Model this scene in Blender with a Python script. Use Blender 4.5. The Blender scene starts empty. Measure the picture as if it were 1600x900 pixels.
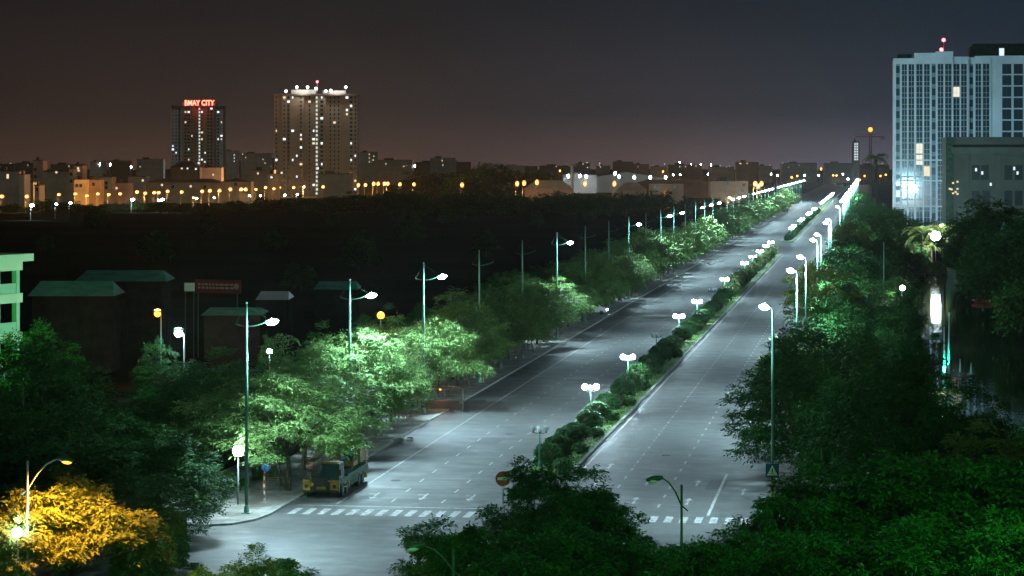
import bpy, math, random
import numpy as np
from mathutils import Vector
R = math.radians
sc = bpy.context.scene
C = bpy.context.scene.collection

# ------------------------------------------------------------------ camera, sky, fill sun, exposure
F, H, HOR = 3778.0, 23.0, 255.0          # focal length in photo pixels, camera height, horizon row
YAW = math.atan(558 / F)
CY, SY = math.cos(YAW), math.sin(YAW)
cam = bpy.data.cameras.new('camera'); cam.lens = 85; cam.sensor_width = 36
cam.shift_y = -(450 - HOR) / 1600; cam.clip_start = 1; cam.clip_end = 20000
co = bpy.data.objects.new('camera', cam); C.objects.link(co)
co.location = (0, 0, H); co.rotation_euler = (R(90), 0, YAW)
sc.camera = co

world = bpy.data.worlds.new("World"); sc.world = world; world.use_nodes = True
def build_sky():
    nt = world.node_tree; N = nt.nodes; L = nt.links; N.clear()
    out = N.new('ShaderNodeOutputWorld'); bg = N.new('ShaderNodeBackground')
    sky = N.new('ShaderNodeTexSky'); sky.sky_type = 'NISHITA'; sky.sun_disc = False
    sky.sun_elevation = R(-6); sky.sun_rotation = R(200)
    tc = N.new('ShaderNodeTexCoord'); sep = N.new('ShaderNodeSeparateXYZ')
    L.new(tc.outputs['Generated'], sep.inputs[0])
    dv = N.new('ShaderNodeMath'); dv.operation = 'DIVIDE'
    L.new(sep.outputs['X'], dv.inputs[0]); L.new(sep.outputs['Y'], dv.inputs[1])
    mr = N.new('ShaderNodeMapRange'); mr.inputs['From Min'].default_value = -.37; mr.inputs['From Max'].default_value = .07
    L.new(dv.outputs[0], mr.inputs['Value'])
    def ramp(stops):
        r = N.new('ShaderNodeValToRGB'); e = r.color_ramp.elements
        while len(e) < len(stops): e.new(.5)
        for q, (p, c) in zip(e, stops):
            q.position = p; q.color = tuple((v / 255 / 12.92 if v < 10 else ((v / 255 + .055) / 1.055) ** 2.4) for v in c) + (1,)
        L.new(mr.outputs[0], r.inputs[0]); return r
    # the glow of the town on the night air: brown over the sodium lamps, blue grey over the white-lit road
    lowr = ramp([(0, (62, 47, 41)), (.35, (68, 53, 48)), (.62, (74, 64, 66)), (.86, (82, 80, 94)), (1, (72, 78, 94))])
    midr = ramp([(0, (46, 37, 34)), (.4, (47, 42, 42)), (.7, (44, 47, 56)), (1, (42, 52, 65))])
    topr = ramp([(0, (31, 28, 29)), (.4, (31, 31, 34)), (.7, (28, 36, 45)), (1, (27, 39, 50))])
    m1 = N.new('ShaderNodeMapRange'); m1.interpolation_type = 'SMOOTHSTEP'
    m1.inputs['From Min'].default_value = -.005; m1.inputs['From Max'].default_value = .026
    m2 = N.new('ShaderNodeMapRange'); m2.interpolation_type = 'SMOOTHSTEP'
    m2.inputs['From Min'].default_value = .012; m2.inputs['From Max'].default_value = .072
    L.new(sep.outputs['Z'], m1.inputs['Value']); L.new(sep.outputs['Z'], m2.inputs['Value'])
    a = N.new('ShaderNodeMixRGB'); b = N.new('ShaderNodeMixRGB'); add = N.new('ShaderNodeMixRGB'); add.blend_type = 'ADD'
    L.new(m1.outputs[0], a.inputs[0]); L.new(lowr.outputs[0], a.inputs[1]); L.new(midr.outputs[0], a.inputs[2])
    L.new(m2.outputs[0], b.inputs[0]); L.new(a.outputs[0], b.inputs[1]); L.new(topr.outputs[0], b.inputs[2])
    cn = N.new('ShaderNodeTexNoise'); cn.inputs['Scale'].default_value = 9; cn.inputs['Detail'].default_value = 5
    cmp_ = N.new('ShaderNodeMapping'); cmp_.inputs['Scale'].default_value = (1, 1, 4); L.new(tc.outputs['Generated'], cmp_.inputs[0]); L.new(cmp_.outputs[0], cn.inputs['Vector'])
    cmr = N.new('ShaderNodeMapRange'); cmr.inputs['To Min'].default_value = 8.4; cmr.inputs['To Max'].default_value = 11.6; L.new(cn.outputs['Fac'], cmr.inputs['Value'])
    sc_ = N.new('ShaderNodeVectorMath'); sc_.operation = 'SCALE'; sc_.inputs['Scale'].default_value = 10.0
    L.new(b.outputs[0], sc_.inputs[0]); L.new(cmr.outputs[0], sc_.inputs['Scale'])
    add.inputs[0].default_value = 1
    L.new(sc_.outputs[0], add.inputs[1]); L.new(sky.outputs[0], add.inputs[2])
    L.new(add.outputs[0], bg.inputs['Color']); bg.inputs['Strength'].default_value = .1
    L.new(bg.outputs[0], out.inputs['Surface'])
build_sky()
sun = bpy.data.lights.new('fill_sun', 'SUN'); sun.energy = .12; sun.angle = R(2); sun.color = (.55, 1, .85)  # added teal fill over the whole scene, no source stands in the sky
so = bpy.data.objects.new('fill_sun', sun); C.objects.link(so); so.rotation_euler = (R(50), 0, R(-20))
vs = sc.view_settings; vs.view_transform = 'Standard'; vs.look = 'None'; vs.exposure = 0; vs.gamma = 1
vs.use_curve_mapping = False
cy = sc.cycles
cy.use_denoising = True; cy.denoiser = 'OPENIMAGEDENOISE'; cy.denoising_input_passes = 'RGB_ALBEDO_NORMAL'
cy.max_bounces = 4; cy.diffuse_bounces = 2; cy.glossy_bounces = 2; cy.transmission_bounces = 3; cy.transparent_max_bounces = 4
cy.volume_bounces = 0
cy.sample_clamp_indirect = 2; cy.caustics_reflective = False; cy.caustics_refractive = False
cy.use_light_tree = True

# ------------------------------------------------------------------ helpers
def at(px, d, c=None):
    """ground point seen in photo column px at camera depth d"""
    X = (px - 800) / F * d
    return X * CY - d * SY, X * SY + d * CY
def zat(py, d): return H - (py - HOR) * d / F
def gd(py, z=0): return F * (H - z) / (py - HOR)        # depth of ground seen in photo row py
def size(n, d): return n * d / F

TENS = ['', '', 'twenty', 'thirty', 'forty', 'fifty', 'sixty', 'seventy', 'eighty', 'ninety']
ORD = ['zeroth', 'first', 'second', 'third', 'fourth', 'fifth', 'sixth', 'seventh', 'eighth', 'ninth', 'tenth', 'eleventh', 'twelfth',
       'thirteenth', 'fourteenth', 'fifteenth', 'sixteenth', 'seventeenth', 'eighteenth', 'nineteenth']
def nth(n):
    if n < 20: return ORD[n]
    t, u = divmod(n, 10)
    if t >= 10: return 'hundred-and-' + nth(n - 100) if n > 100 else 'hundredth'
    return TENS[t] + '-' + ORD[u] if u else TENS[t][:-1] + 'ieth'

class MB:
    def __init__(s): s.v = []; s.f = []; s.m = []
    def add(s, v, f, m=0):
        o = len(s.v); s.v += [tuple(p) for p in v]; s.f += [tuple(i + o for i in q) for q in f]; s.m += [m] * len(f); return s
    def box(s, x0, y0, z0, x1, y1, z1, m=0):
        v = [(x0, y0, z0), (x1, y0, z0), (x1, y1, z0), (x0, y1, z0), (x0, y0, z1), (x1, y0, z1), (x1, y1, z1), (x0, y1, z1)]
        return s.add(v, [(0, 3, 2, 1), (4, 5, 6, 7), (0, 1, 5, 4), (1, 2, 6, 5), (2, 3, 7, 6), (3, 0, 4, 7)], m)
    def hexa(s, lo, hi, m=0):
        return s.add(list(lo) + list(hi), [(0, 3, 2, 1), (4, 5, 6, 7), (0, 1, 5, 4), (1, 2, 6, 5), (2, 3, 7, 6), (3, 0, 4, 7)], m)
    def quad(s, a, b, c, d, m=0): return s.add([a, b, c, d], [(0, 1, 2, 3)], m)
    def tube(s, pts, rad, n=8, m=0, cap=True):
        pts = [Vector(p) for p in pts]
        if not hasattr(rad, '__len__'): rad = [rad] * len(pts)
        rings = []; up = Vector((0, 0, 1)); o = len(s.v)
        for i, p in enumerate(pts):
            t = (pts[min(i + 1, len(pts) - 1)] - pts[max(i - 1, 0)]).normalized()
            a = t.cross(Vector((0, 1, 0)) if abs(t.y) < .9 else Vector((1, 0, 0))).normalized(); b = t.cross(a)
            for k in range(n):
                q = 2 * math.pi * k / n
                s.v.append(tuple(p + (a * math.cos(q) + b * math.sin(q)) * rad[i]))
        for i in range(len(pts) - 1):
            for k in range(n):
                k2 = (k + 1) % n
                s.f.append((o + i * n + k, o + i * n + k2, o + (i + 1) * n + k2, o + (i + 1) * n + k)); s.m.append(m)
        if cap:
            s.f.append(tuple(o + k for k in range(n))[::-1]); s.m.append(m)
            s.f.append(tuple(o + (len(pts) - 1) * n + k for k in range(n))); s.m.append(m)
        return s
    def ball(s, c, r, n=12, k=8, m=0, sc=(1, 1, 1)):
        v = []; f = []
        for i in range(k + 1):
            a = math.pi * i / k
            for j in range(n):
                b = 2 * math.pi * j / n
                v.append((c[0] + r * sc[0] * math.sin(a) * math.cos(b), c[1] + r * sc[1] * math.sin(a) * math.sin(b), c[2] + r * sc[2] * math.cos(a)))
        for i in range(k):
            for j in range(n): f.append((i * n + j, (i + 1) * n + j, (i + 1) * n + (j + 1) % n, i * n + (j + 1) % n))
        return s.add(v, f, m)
    def prism(s, poly, z0, z1, m=0):
        n = len(poly)
        v = [(x, y, z0) for x, y in poly] + [(x, y, z1) for x, y in poly]
        return s.add(v, [tuple(range(n))[::-1], tuple(range(n, 2 * n))] + [(i, (i + 1) % n, n + (i + 1) % n, n + i) for i in range(n)], m)
    def wheel(s, c, r, w, n=18, m=0):          # axle along x
        return s.tube([(c[0] - w / 2, c[1], c[2]), (c[0] - w / 2 + .04, c[1], c[2]), (c[0] + w / 2 - .04, c[1], c[2]), (c[0] + w / 2, c[1], c[2])], [r * .9, r, r, r * .9], n, m)
    def build(s, name, mats, parent=None, smooth=False, loc=None):
        me = bpy.data.meshes.new(name); me.from_pydata(s.v, [], s.f)
        mats = mats if isinstance(mats, (list, tuple)) else [mats]
        for q in mats: me.materials.append(q)
        me.polygons.foreach_set('material_index', s.m)
        if smooth: me.polygons.foreach_set('use_smooth', [True] * len(s.f))
        me.update()
        o = bpy.data.objects.new(name, me); C.objects.link(o)
        if parent: o.parent = parent
        if loc: o.location = loc
        return o

def tag(o, label=None, cat=None, group=None, kind=None):
    if label: o['label'] = label
    if cat: o['category'] = cat
    if group: o['group'] = group
    if kind: o['kind'] = kind
    return o
def empty(name, x=0, y=0, z=0, rz=0):
    o = bpy.data.objects.new(name, None); C.objects.link(o); o.location = (x, y, z); o.rotation_euler = (0, 0, rz); o.empty_display_size = .3
    return o
KIDS = {}
def copy_tree(o, parent=None):
    if not KIDS.get(o.name): KIDS[o.name] = list(o.children)
    c = o.copy(); C.objects.link(c)
    if parent: c.parent = parent
    for ch in KIDS[o.name]: copy_tree(ch, c)
    return c
PROTO = []
def proto_tree(o): PROTO.append(o); return o
USED = set()
def place(p, x, y, z=0, rz=0, s=1, label=None, cat=None, group=None):
    """first use moves the thing itself, every later one a copy of it and of its parts"""
    if p.name in USED: o = copy_tree(p)
    else:
        KIDS[p.name] = list(p.children)
        for ch in p.children: KIDS[ch.name] = list(ch.children)
        o = p; USED.add(p.name)
    o.location = (x, y, z); o.rotation_euler = (0, 0, rz); o.scale = (s, s, s) if not hasattr(s, '__len__') else s
    return tag(o, label, cat, group)
def light(kind, energy, col, loc, parent=None, radius=.15, cone=None, blend=.6, rot=None):
    l = bpy.data.lights.new('lamp_light', kind); l.energy = energy; l.color = col; l.shadow_soft_size = radius
    if kind == 'SPOT': l.spot_size = cone; l.spot_blend = blend
    o = bpy.data.objects.new('lamp_light', l); C.objects.link(o); o.location = loc
    if parent: o.parent = parent
    if rot: o.rotation_euler = rot
    return o

# ------------------------------------------------------------------ materials
def srgb(r, g, b): return tuple((v / 255 / 12.92 if v < 10 else ((v / 255 + .055) / 1.055) ** 2.4) for v in (r, g, b)) + (1,)
def mat(name, col, rough=.7, metal=0, noise=None, bump=0, spec=.4):
    """noise = (scale, dark factor, light factor, detail)"""
    m = bpy.data.materials.new(name); m.use_nodes = True; nt = m.node_tree; N = nt.nodes; L = nt.links
    p = N['Principled BSDF']; p.inputs['Roughness'].default_value = rough; p.inputs['Metallic'].default_value = metal
    p.inputs['Specular IOR Level'].default_value = spec
    col = tuple(col) + ((1,) if len(col) == 3 else ())
    p.inputs['Base Color'].default_value = col
    if noise:
        tc = N.new('ShaderNodeTexCoord'); nz = N.new('ShaderNodeTexNoise'); nz.inputs['Scale'].default_value = noise[0]
        nz.inputs['Detail'].default_value = noise[3] if len(noise) > 3 else 5
        L.new(tc.outputs['Object'], nz.inputs['Vector'])
        r = N.new('ShaderNodeValToRGB'); r.color_ramp.elements[0].position = .3; r.color_ramp.elements[1].position = .7
        r.color_ramp.elements[0].color = tuple(v * noise[1] for v in col[:3]) + (1,)
        r.color_ramp.elements[1].color = tuple(min(1, v * noise[2]) for v in col[:3]) + (1,)
        L.new(nz.outputs['Fac'], r.inputs[0]); L.new(r.outputs[0], p.inputs['Base Color'])
        if bump:
            b = N.new('ShaderNodeBump'); b.inputs['Strength'].default_value = bump; b.inputs['Distance'].default_value = .05
            L.new(nz.outputs['Fac'], b.inputs['Height']); L.new(b.outputs[0], p.inputs['Normal'])
    return m
def glow(name, col, strength):
    m = bpy.data.materials.new(name); m.use_nodes = True; N = m.node_tree.nodes
    p = N['Principled BSDF']; p.inputs['Base Color'].default_value = (.04, .04, .04, 1); p.inputs['Roughness'].default_value = .6
    p.inputs['Emission Color'].default_value = tuple(col) + (1,); p.inputs['Emission Strength'].default_value = strength
    m.cycles.emission_sampling = 'NONE'
    return m
def leafmat(name, dark, lite, trans=.3, rough=.5):
    m = bpy.data.materials.new(name); m.use_nodes = True; nt = m.node_tree; N = nt.nodes; L = nt.links
    p = N['Principled BSDF']; p.inputs['Roughness'].default_value = rough; p.inputs['Specular IOR Level'].default_value = .12
    a = N.new('ShaderNodeAttribute'); a.attribute_name = 'tint'
    oi = N.new('ShaderNodeObjectInfo'); ad = N.new('ShaderNodeMath'); ad.operation = 'MULTIPLY_ADD'; ad.inputs[1].default_value = .3; 
    L.new(oi.outputs['Random'], ad.inputs[0]); L.new(a.outputs['Fac'], ad.inputs[2])
    r = N.new('ShaderNodeValToRGB'); r.color_ramp.elements[0].position = .1; r.color_ramp.elements[1].position = 1.1 if False else 1
    r.color_ramp.elements[0].color = tuple(dark) + (1,); r.color_ramp.elements[1].color = tuple(lite) + (1,)
    L.new(ad.outputs[0], r.inputs[0]); L.new(r.outputs[0], p.inputs['Base Color'])
    t = N.new('ShaderNodeBsdfTranslucent'); L.new(r.outputs[0], t.inputs['Color'])
    mx = N.new('ShaderNodeMixShader'); mx.inputs[0].default_value = trans
    L.new(p.outputs[0], mx.inputs[1]); L.new(t.outputs[0], mx.inputs[2]); L.new(mx.outputs[0], N['Material Output'].inputs['Surface'])
    return m

def asphalt_mat():
    m = bpy.data.materials.new('asphalt'); m.use_nodes = True; nt = m.node_tree; N = nt.nodes; L = nt.links
    p = N['Principled BSDF']; tc = N.new('ShaderNodeTexCoord')
    def nz(scale, vec, detail=6, dist=0):
        mp = N.new('ShaderNodeMapping'); mp.inputs['Scale'].default_value = vec; L.new(tc.outputs['Object'], mp.inputs[0])
        n = N.new('ShaderNodeTexNoise'); n.inputs['Scale'].default_value = scale; n.inputs['Detail'].default_value = detail; n.inputs['Distortion'].default_value = dist
        L.new(mp.outputs[0], n.inputs['Vector']); return n
    wide = nz(.06, (1, .5, 1)); track = nz(.9, (1, .02, 1), 3); grain = nz(14, (1, 1, 1), 3); blot = nz(.35, (1, 1.6, 1), 8, .6)
    def mix(a, b, fac, t='MULTIPLY'):
        x = N.new('ShaderNodeMixRGB'); x.blend_type = t; x.inputs[0].default_value = fac
        L.new(a, x.inputs[1]); L.new(b, x.inputs[2]); return x.outputs[0]
    def rampf(n, lo, hi, a, b):
        r = N.new('ShaderNodeValToRGB'); r.color_ramp.elements[0].position = lo; r.color_ramp.elements[1].position = hi
        r.color_ramp.elements[0].color = (a, a, a, 1); r.color_ramp.elements[1].color = (b, b, b, 1); L.new(n.outputs['Fac'], r.inputs[0]); return r.outputs[0]
    base = N.new('ShaderNodeRGB'); base.outputs[0].default_value = (.0485, .048, .0455, 1)
    c = mix(base.outputs[0], rampf(wide, .35, .65, .8, 1.1), 1)
    c = mix(c, rampf(track, .35, .65, .84, 1.1), 1); c = mix(c, rampf(blot, .38, .6, .72, 1.05), 1); c = mix(c, rampf(grain, .3, .7, .85, 1.1), 1)
    L.new(c, p.inputs['Base Color'])
    L.new(rampf(blot, .3, .7, .5, .75), p.inputs['Roughness'])
    b = N.new('ShaderNodeBump'); b.inputs['Strength'].default_value = .25; b.inputs['Distance'].default_value = .02
    L.new(grain.outputs['Fac'], b.inputs['Height']); L.new(b.outputs[0], p.inputs['Normal'])
    return m
def paving_mat():
    m = mat('paving', (.2, .19, .17), .85); nt = m.node_tree; N = nt.nodes; L = nt.links; p = N['Principled BSDF']
    tc = N.new('ShaderNodeTexCoord'); br = N.new('ShaderNodeTexBrick'); br.inputs['Scale'].default_value = 1.0
    br.inputs['Brick Width'].default_value = .8; br.inputs['Row Height'].default_value = .8; br.inputs['Mortar Size'].default_value = .02; br.offset = 0
    br.inputs['Color1'].default_value = (.2, .19, .17, 1); br.inputs['Color2'].default_value = (.15, .145, .13, 1); br.inputs['Mortar'].default_value = (.06, .06, .05, 1)
    n = N.new('ShaderNodeTexNoise'); n.inputs['Scale'].default_value = .5; n.inputs['Detail'].default_value = 6
    r = N.new('ShaderNodeValToRGB'); r.color_ramp.elements[0].color = (.45, .42, .36, 1); r.color_ramp.elements[1].color = (1.05, 1.05, 1.05, 1); r.color_ramp.elements[0].position = .35; r.color_ramp.elements[1].position = .6
    x = N.new('ShaderNodeMixRGB'); x.blend_type = 'MULTIPLY'; x.inputs[0].default_value = 1
    L.new(tc.outputs['Object'], br.inputs[0]); L.new(tc.outputs['Object'], n.inputs['Vector']); L.new(n.outputs['Fac'], r.inputs[0])
    L.new(br.outputs['Color'], x.inputs[1]); L.new(r.outputs[0], x.inputs[2]); L.new(x.outputs[0], p.inputs['Base Color'])
    return m
def paint_mat():
    m = mat('road_paint', (.62, .62, .6), .6); nt = m.node_tree; N = nt.nodes; L = nt.links; p = N['Principled BSDF']
    tc = N.new('ShaderNodeTexCoord'); n = N.new('ShaderNodeTexNoise'); n.inputs['Scale'].default_value = 3; n.inputs['Detail'].default_value = 8
    r = N.new('ShaderNodeValToRGB'); r.color_ramp.elements[0].color = (.085, .085, .082, 1); r.color_ramp.elements[1].color = (.27, .27, .26, 1); r.color_ramp.elements[0].position = .36; r.color_ramp.elements[1].position = .54
    L.new(tc.outputs['Object'], n.inputs['Vector']); L.new(n.outputs['Fac'], r.inputs[0]); L.new(r.outputs[0], p.inputs['Base Color']); return m
def water_mat():
    m = bpy.data.materials.new('pond_water'); m.use_nodes = True; nt = m.node_tree; N = nt.nodes; L = nt.links; p = N['Principled BSDF']
    p.inputs['Base Color'].default_value = (.012, .018, .016, 1); p.inputs['Roughness'].default_value = .045; p.inputs['IOR'].default_value = 1.33
    tc = N.new('ShaderNodeTexCoord'); mp = N.new('ShaderNodeMapping'); mp.inputs['Scale'].default_value = (.5, .9, 1)
    n = N.new('ShaderNodeTexNoise'); n.inputs['Scale'].default_value = .8; n.inputs['Detail'].default_value = 4
    b = N.new('ShaderNodeBump'); b.inputs['Strength'].default_value = .035; b.inputs['Distance'].default_value = .3
    L.new(tc.outputs['Object'], mp.inputs[0]); L.new(mp.outputs[0], n.inputs['Vector']); L.new(n.outputs['Fac'], b.inputs['Height']); L.new(b.outputs[0], p.inputs['Normal'])
    return m
M = dict(
    asphalt=asphalt_mat(), paving=paving_mat(), paint=paint_mat(), water=water_mat(),
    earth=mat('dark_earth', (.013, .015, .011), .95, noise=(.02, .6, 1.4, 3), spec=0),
    dirt=mat('dusty_dirt', (.13, .12, .09), .95, noise=(.6, .5, 1.3, 8), bump=.4),
    kerb=mat('kerb_stone', (.2, .2, .19), .85, noise=(1.5, .55, 1.15)),
    grass=mat('short_grass', (.08, .16, .03), .9, noise=(1.2, .5, 1.3), bump=.6),
    bark=mat('bark', (.075, .06, .045), .95, noise=(4, .5, 1.4), bump=.5),
    stake=mat('weathered_wood', (.17, .13, .085), .9, noise=(5, .6, 1.3)),
    green=mat('green_paint', (.09, .22, .165), .45, noise=(2, .8, 1.1)),
    steel=mat('galvanised', (.35, .37, .37), .45, .3),
    dgreen=mat('dark_green_paint', (.018, .06, .032), .45),
    black=mat('black_plastic', (.012, .012, .014), .5), rubber=mat('rubber', (.018, .018, .018), .85),
    glassoff=mat('frosted_glass', (.55, .6, .6), .25),
    winglass=mat('window_glass', (.025, .05, .062), .15, spec=.6),
    white=glow('white_lamp_glow', (.8, .97, 1), 140), globe=glow('globe_glow', (.84, .96, 1), 70), sodium=glow('sodium_glow', (1, .3, .025), 4.5), 
    sodiumfar=glow('sodium_far_glow', (1, .27, .018), 3.4), whitefar=glow('white_far_glow', (.85, .92, 1), 90),
    red=glow('red_beacon', (1, .04, .06), 30), neon=glow('red_neon', (1, .1, .06), 9),
    winwarm=glow('lit_window_warm', (1, .78, .48), 1.0), wincool=glow('lit_window_cool', (.75, .92, 1), 1.1), winbright=glow('lit_window_bright', (1, .88, .66), 1.0),
    yellow=mat('yellow_paint', (.3, .165, .02), .45, noise=(2, .7, 1.1)), ochre=mat('dirty_ochre_paint', (.17, .1, .03), .6, noise=(2, .6, 1.2)), brown=mat('red_brown_paint', (.11, .045, .03), .6, noise=(3, .6, 1.2)),
    signred=mat('sign_red', (.5, .035, .02), .35), signwhite=mat('sign_white', (.75, .75, .72), .4), signblue=mat('sign_blue', (.02, .06, .16), .4),
    twall=mat('tower_wall', (.66, .68, .69), .8, noise=(.15, .85, 1.08)), twall2=mat('tower_wall_tan', (.46, .36, .28), .85, noise=(.1, .85, 1.1)),
    spandrel=mat('spandrel', (.2, .24, .26), .6), roofshade=mat('tower_roof_and_shade', (.2, .17, .15), .85),
    mid=mat('grey_render', (.07, .115, .108), .9, noise=(.2, .7, 1.15)), net=mat('green_net', (.02, .07, .055), .9, noise=(1.5, .5, 1.5)),
    schoolshade=mat('gallery_shade_wall', (.06, .075, .06), .9), school=mat('school_wall', (.17, .42, .24), .8, noise=(.6, .85, 1.1)), schooltrim=mat('school_trim', (.32, .5, .3), .8),
    tealroof=mat('teal_sheet_roof', (.06, .22, .17), .8, noise=(.8, .7, 1.2), spec=.1), shed=mat('shed_wall', (.016, .018, .016), .9, noise=(.8, .6, 1.2), spec=0),
    houseA=mat('house_cream', (.5, .42, .33), .9, noise=(.2, .8, 1.1)), houseB=mat('house_pink', (.45, .33, .28), .9, noise=(.2, .8, 1.1)),
    houseC=mat('house_grey', (.33, .31, .29), .9, noise=(.2, .8, 1.1)), houseD=mat('house_dark', (.1, .085, .075), .9, noise=(.2, .8, 1.1)),
    tile=mat('dark_tile_roof', (.07, .045, .035), .9, noise=(.6, .7, 1.2)), silver=mat('pale_sheet_roof', (.5, .53, .52), .5),
    street=leafmat('feathery_leaf', (.055, .12, .035), (.165, .275, .08), .35),
    dense=leafmat('glossy_dark_leaf', (.01, .055, .013), (.04, .14, .026), .2, .65),
    fore=leafmat('broad_leaf', (.012, .075, .014), (.045, .18, .025), .25, .45),
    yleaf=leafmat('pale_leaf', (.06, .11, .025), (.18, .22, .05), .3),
    hedge=leafmat('clipped_leaf', (.03, .095, .035), (.08, .19, .06), .15), rhedge=leafmat('reddish_leaf', (.07, .035, .03), (.14, .07, .05), .15),
    frond=leafmat('palm_frond', (.06, .12, .03), (.17, .22, .07), .3),
)
def add_sheen(): pass

# ------------------------------------------------------------------ foliage
def leaf_mesh(name, m, clumps, nspray, nleaf, L, ll, lw, droop, rng, flat=.6, core=None):
    """clumps: rows (x, y, z, r). Sprays of small folded leaves spread through every clump's volume."""
    cl = np.array(clumps); nc = len(cl); ns = nc * nspray
    ci = np.repeat(np.arange(nc), nspray)
    d = rng.normal(size=(ns, 3)); d[:, 2] = np.where(rng.random(ns) < .75, np.abs(d[:, 2]), d[:, 2]); d /= np.linalg.norm(d, axis=1)[:, None]
    rr = rng.random(ns)[:, None] ** .45
    P = cl[ci, :3] + d * rr * cl[ci, 3:4] * np.array([1, 1, flat])
    cen = np.array([cl[:, 0].mean(), cl[:, 1].mean(), cl[:, 2].min()])
    outw = P - cen; outw[:, 2] *= .25; outw /= np.linalg.norm(outw, axis=1)[:, None] + 1e-6
    D = outw * .7 + d * .7 + rng.normal(size=(ns, 3)) * .45; D[:, 2] = D[:, 2] * .5 - droop; D /= np.linalg.norm(D, axis=1)[:, None]
    up = np.array([0, 0, 1.]) + rng.normal(size=(ns, 3)) * .35
    S = np.cross(D, up); S /= np.linalg.norm(S, axis=1)[:, None] + 1e-6
    n = ns * nleaf; si = np.repeat(np.arange(ns), nleaf); k = np.tile(np.arange(nleaf), ns)
    t = (k + .5) / nleaf; sg = np.where(k % 2 == 0, 1., -1.); sg[k == nleaf - 1] = 0
    ls = L * (.7 + .6 * rng.random(ns))
    base = P[si] + D[si] * (t * ls[si])[:, None]; base[:, 2] -= droop * .35 * (t ** 2) * ls[si]
    ld = D[si] * (.55 + .5 * (sg == 0))[:, None] + S[si] * sg[:, None] + rng.normal(size=(n, 3)) * .22; ld[:, 2] -= droop * .5
    ld /= np.linalg.norm(ld, axis=1)[:, None]
    upn = np.array([0, 0, 1.]) + rng.normal(size=(n, 3)) * .45
    sd = np.cross(ld, upn); sd /= np.linalg.norm(sd, axis=1)[:, None] + 1e-6
    l = ll * (.7 + .6 * rng.random(n))[:, None]; w = lw * (.7 + .6 * rng.random(n))[:, None]
    V = np.empty((n, 4, 3)); V[:, 0] = base; V[:, 1] = base + ld * l * .45 + sd * w * .5; V[:, 2] = base + ld * l; V[:, 3] = base + ld * l * .45 - sd * w * .5
    V[:, 2, 2] -= .12 * ll
    me = bpy.data.meshes.new(name); me.vertices.add(n * 4); me.loops.add(n * 4); me.polygons.add(n)
    me.vertices.foreach_set('co', V.reshape(-1).astype(np.float32)); me.loops.foreach_set('vertex_index', np.arange(n * 4, dtype=np.int32))
    me.polygons.foreach_set('loop_start', np.arange(0, n * 4, 4, dtype=np.int32)); me.polygons.foreach_set('loop_total', np.full(n, 4, dtype=np.int32))
    me.update(calc_edges=True)
    a = me.attributes.new('tint', 'FLOAT', 'FACE')
    tint = (rng.random(nc)[ci][si] * .35 + rng.random(ns)[si] * .2 + rng.random(n) * .2).astype(np.float32)
    a.data.foreach_set('value', tint); me.materials.append(m)
    return me
def dome_clumps(rng, n, Rr, hh, z0, rmin, rmax, lobes=4, under=-.25, squash=1.):
    out = []; ph = rng.random(lobes) * 6.28; am = .06 + .14 * rng.random(lobes)
    for i in range(n):
        a = rng.random() * 6.283; e = np.arcsin(under + (1 - under) * rng.random())
        lob = 1 + sum(am[j] * math.sin((j + 2) * a + ph[j]) for j in range(lobes))
        q = (.5 + .5 * rng.random() ** .6) * lob
        out.append((Rr * q * math.cos(e) * math.cos(a), Rr * q * math.cos(e) * math.sin(a), z0 + hh * q * math.sin(e) * squash, rmin + (rmax - rmin) * rng.random()))
    return out
def tree(name, m, seed, Rr, hh, z0, ncl, nsp, nlf, L, ll, lw, droop, rmin, rmax, trunk_r=.16, stems=1, lean=.25, flat=.6, under=-.25):
    rng = np.random.default_rng(seed); rnd = random.Random(seed)
    cl = dome_clumps(rng, ncl, Rr, hh, z0, rmin, rmax, 4, under)
    root = empty(name)
    tb = MB()
    fork = Vector((rnd.uniform(-lean, lean), rnd.uniform(-lean, lean), z0 * .62))
    for s in range(stems):
        o = Vector((rnd.uniform(-.2, .2), rnd.uniform(-.2, .2), 0)) * (stems > 1)
        tb.tube([o + Vector((0, 0, -.2)), o * .8 + Vector((0, 0, .15)), o * .6 + fork * .5 + Vector((rnd.uniform(-.1, .1), rnd.uniform(-.1, .1), 0)), fork], [trunk_r * 1.5, trunk_r * 1.1, trunk_r * .85, trunk_r * .7], 8)
    pick = sorted(cl, key=lambda q: rnd.random())[:min(14, ncl)]
    for q in pick:
        e = Vector(q[:3]); mid = fork.lerp(e, .5) + Vector((rnd.uniform(-.3, .3), rnd.uniform(-.3, .3), rnd.uniform(0, .4)))
        tb.tube([fork - Vector((0, 0, .2)), mid, e], [trunk_r * .55, trunk_r * .34, trunk_r * .08], 5)
    tb.build('trunk', M['bark'], root, True)
    me = leaf_mesh('crown', m, cl, nsp, nlf, L, ll, lw, droop, rng, flat)
    c = bpy.data.objects.new('crown', me); C.objects.link(c); c.parent = root
    return root
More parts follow.
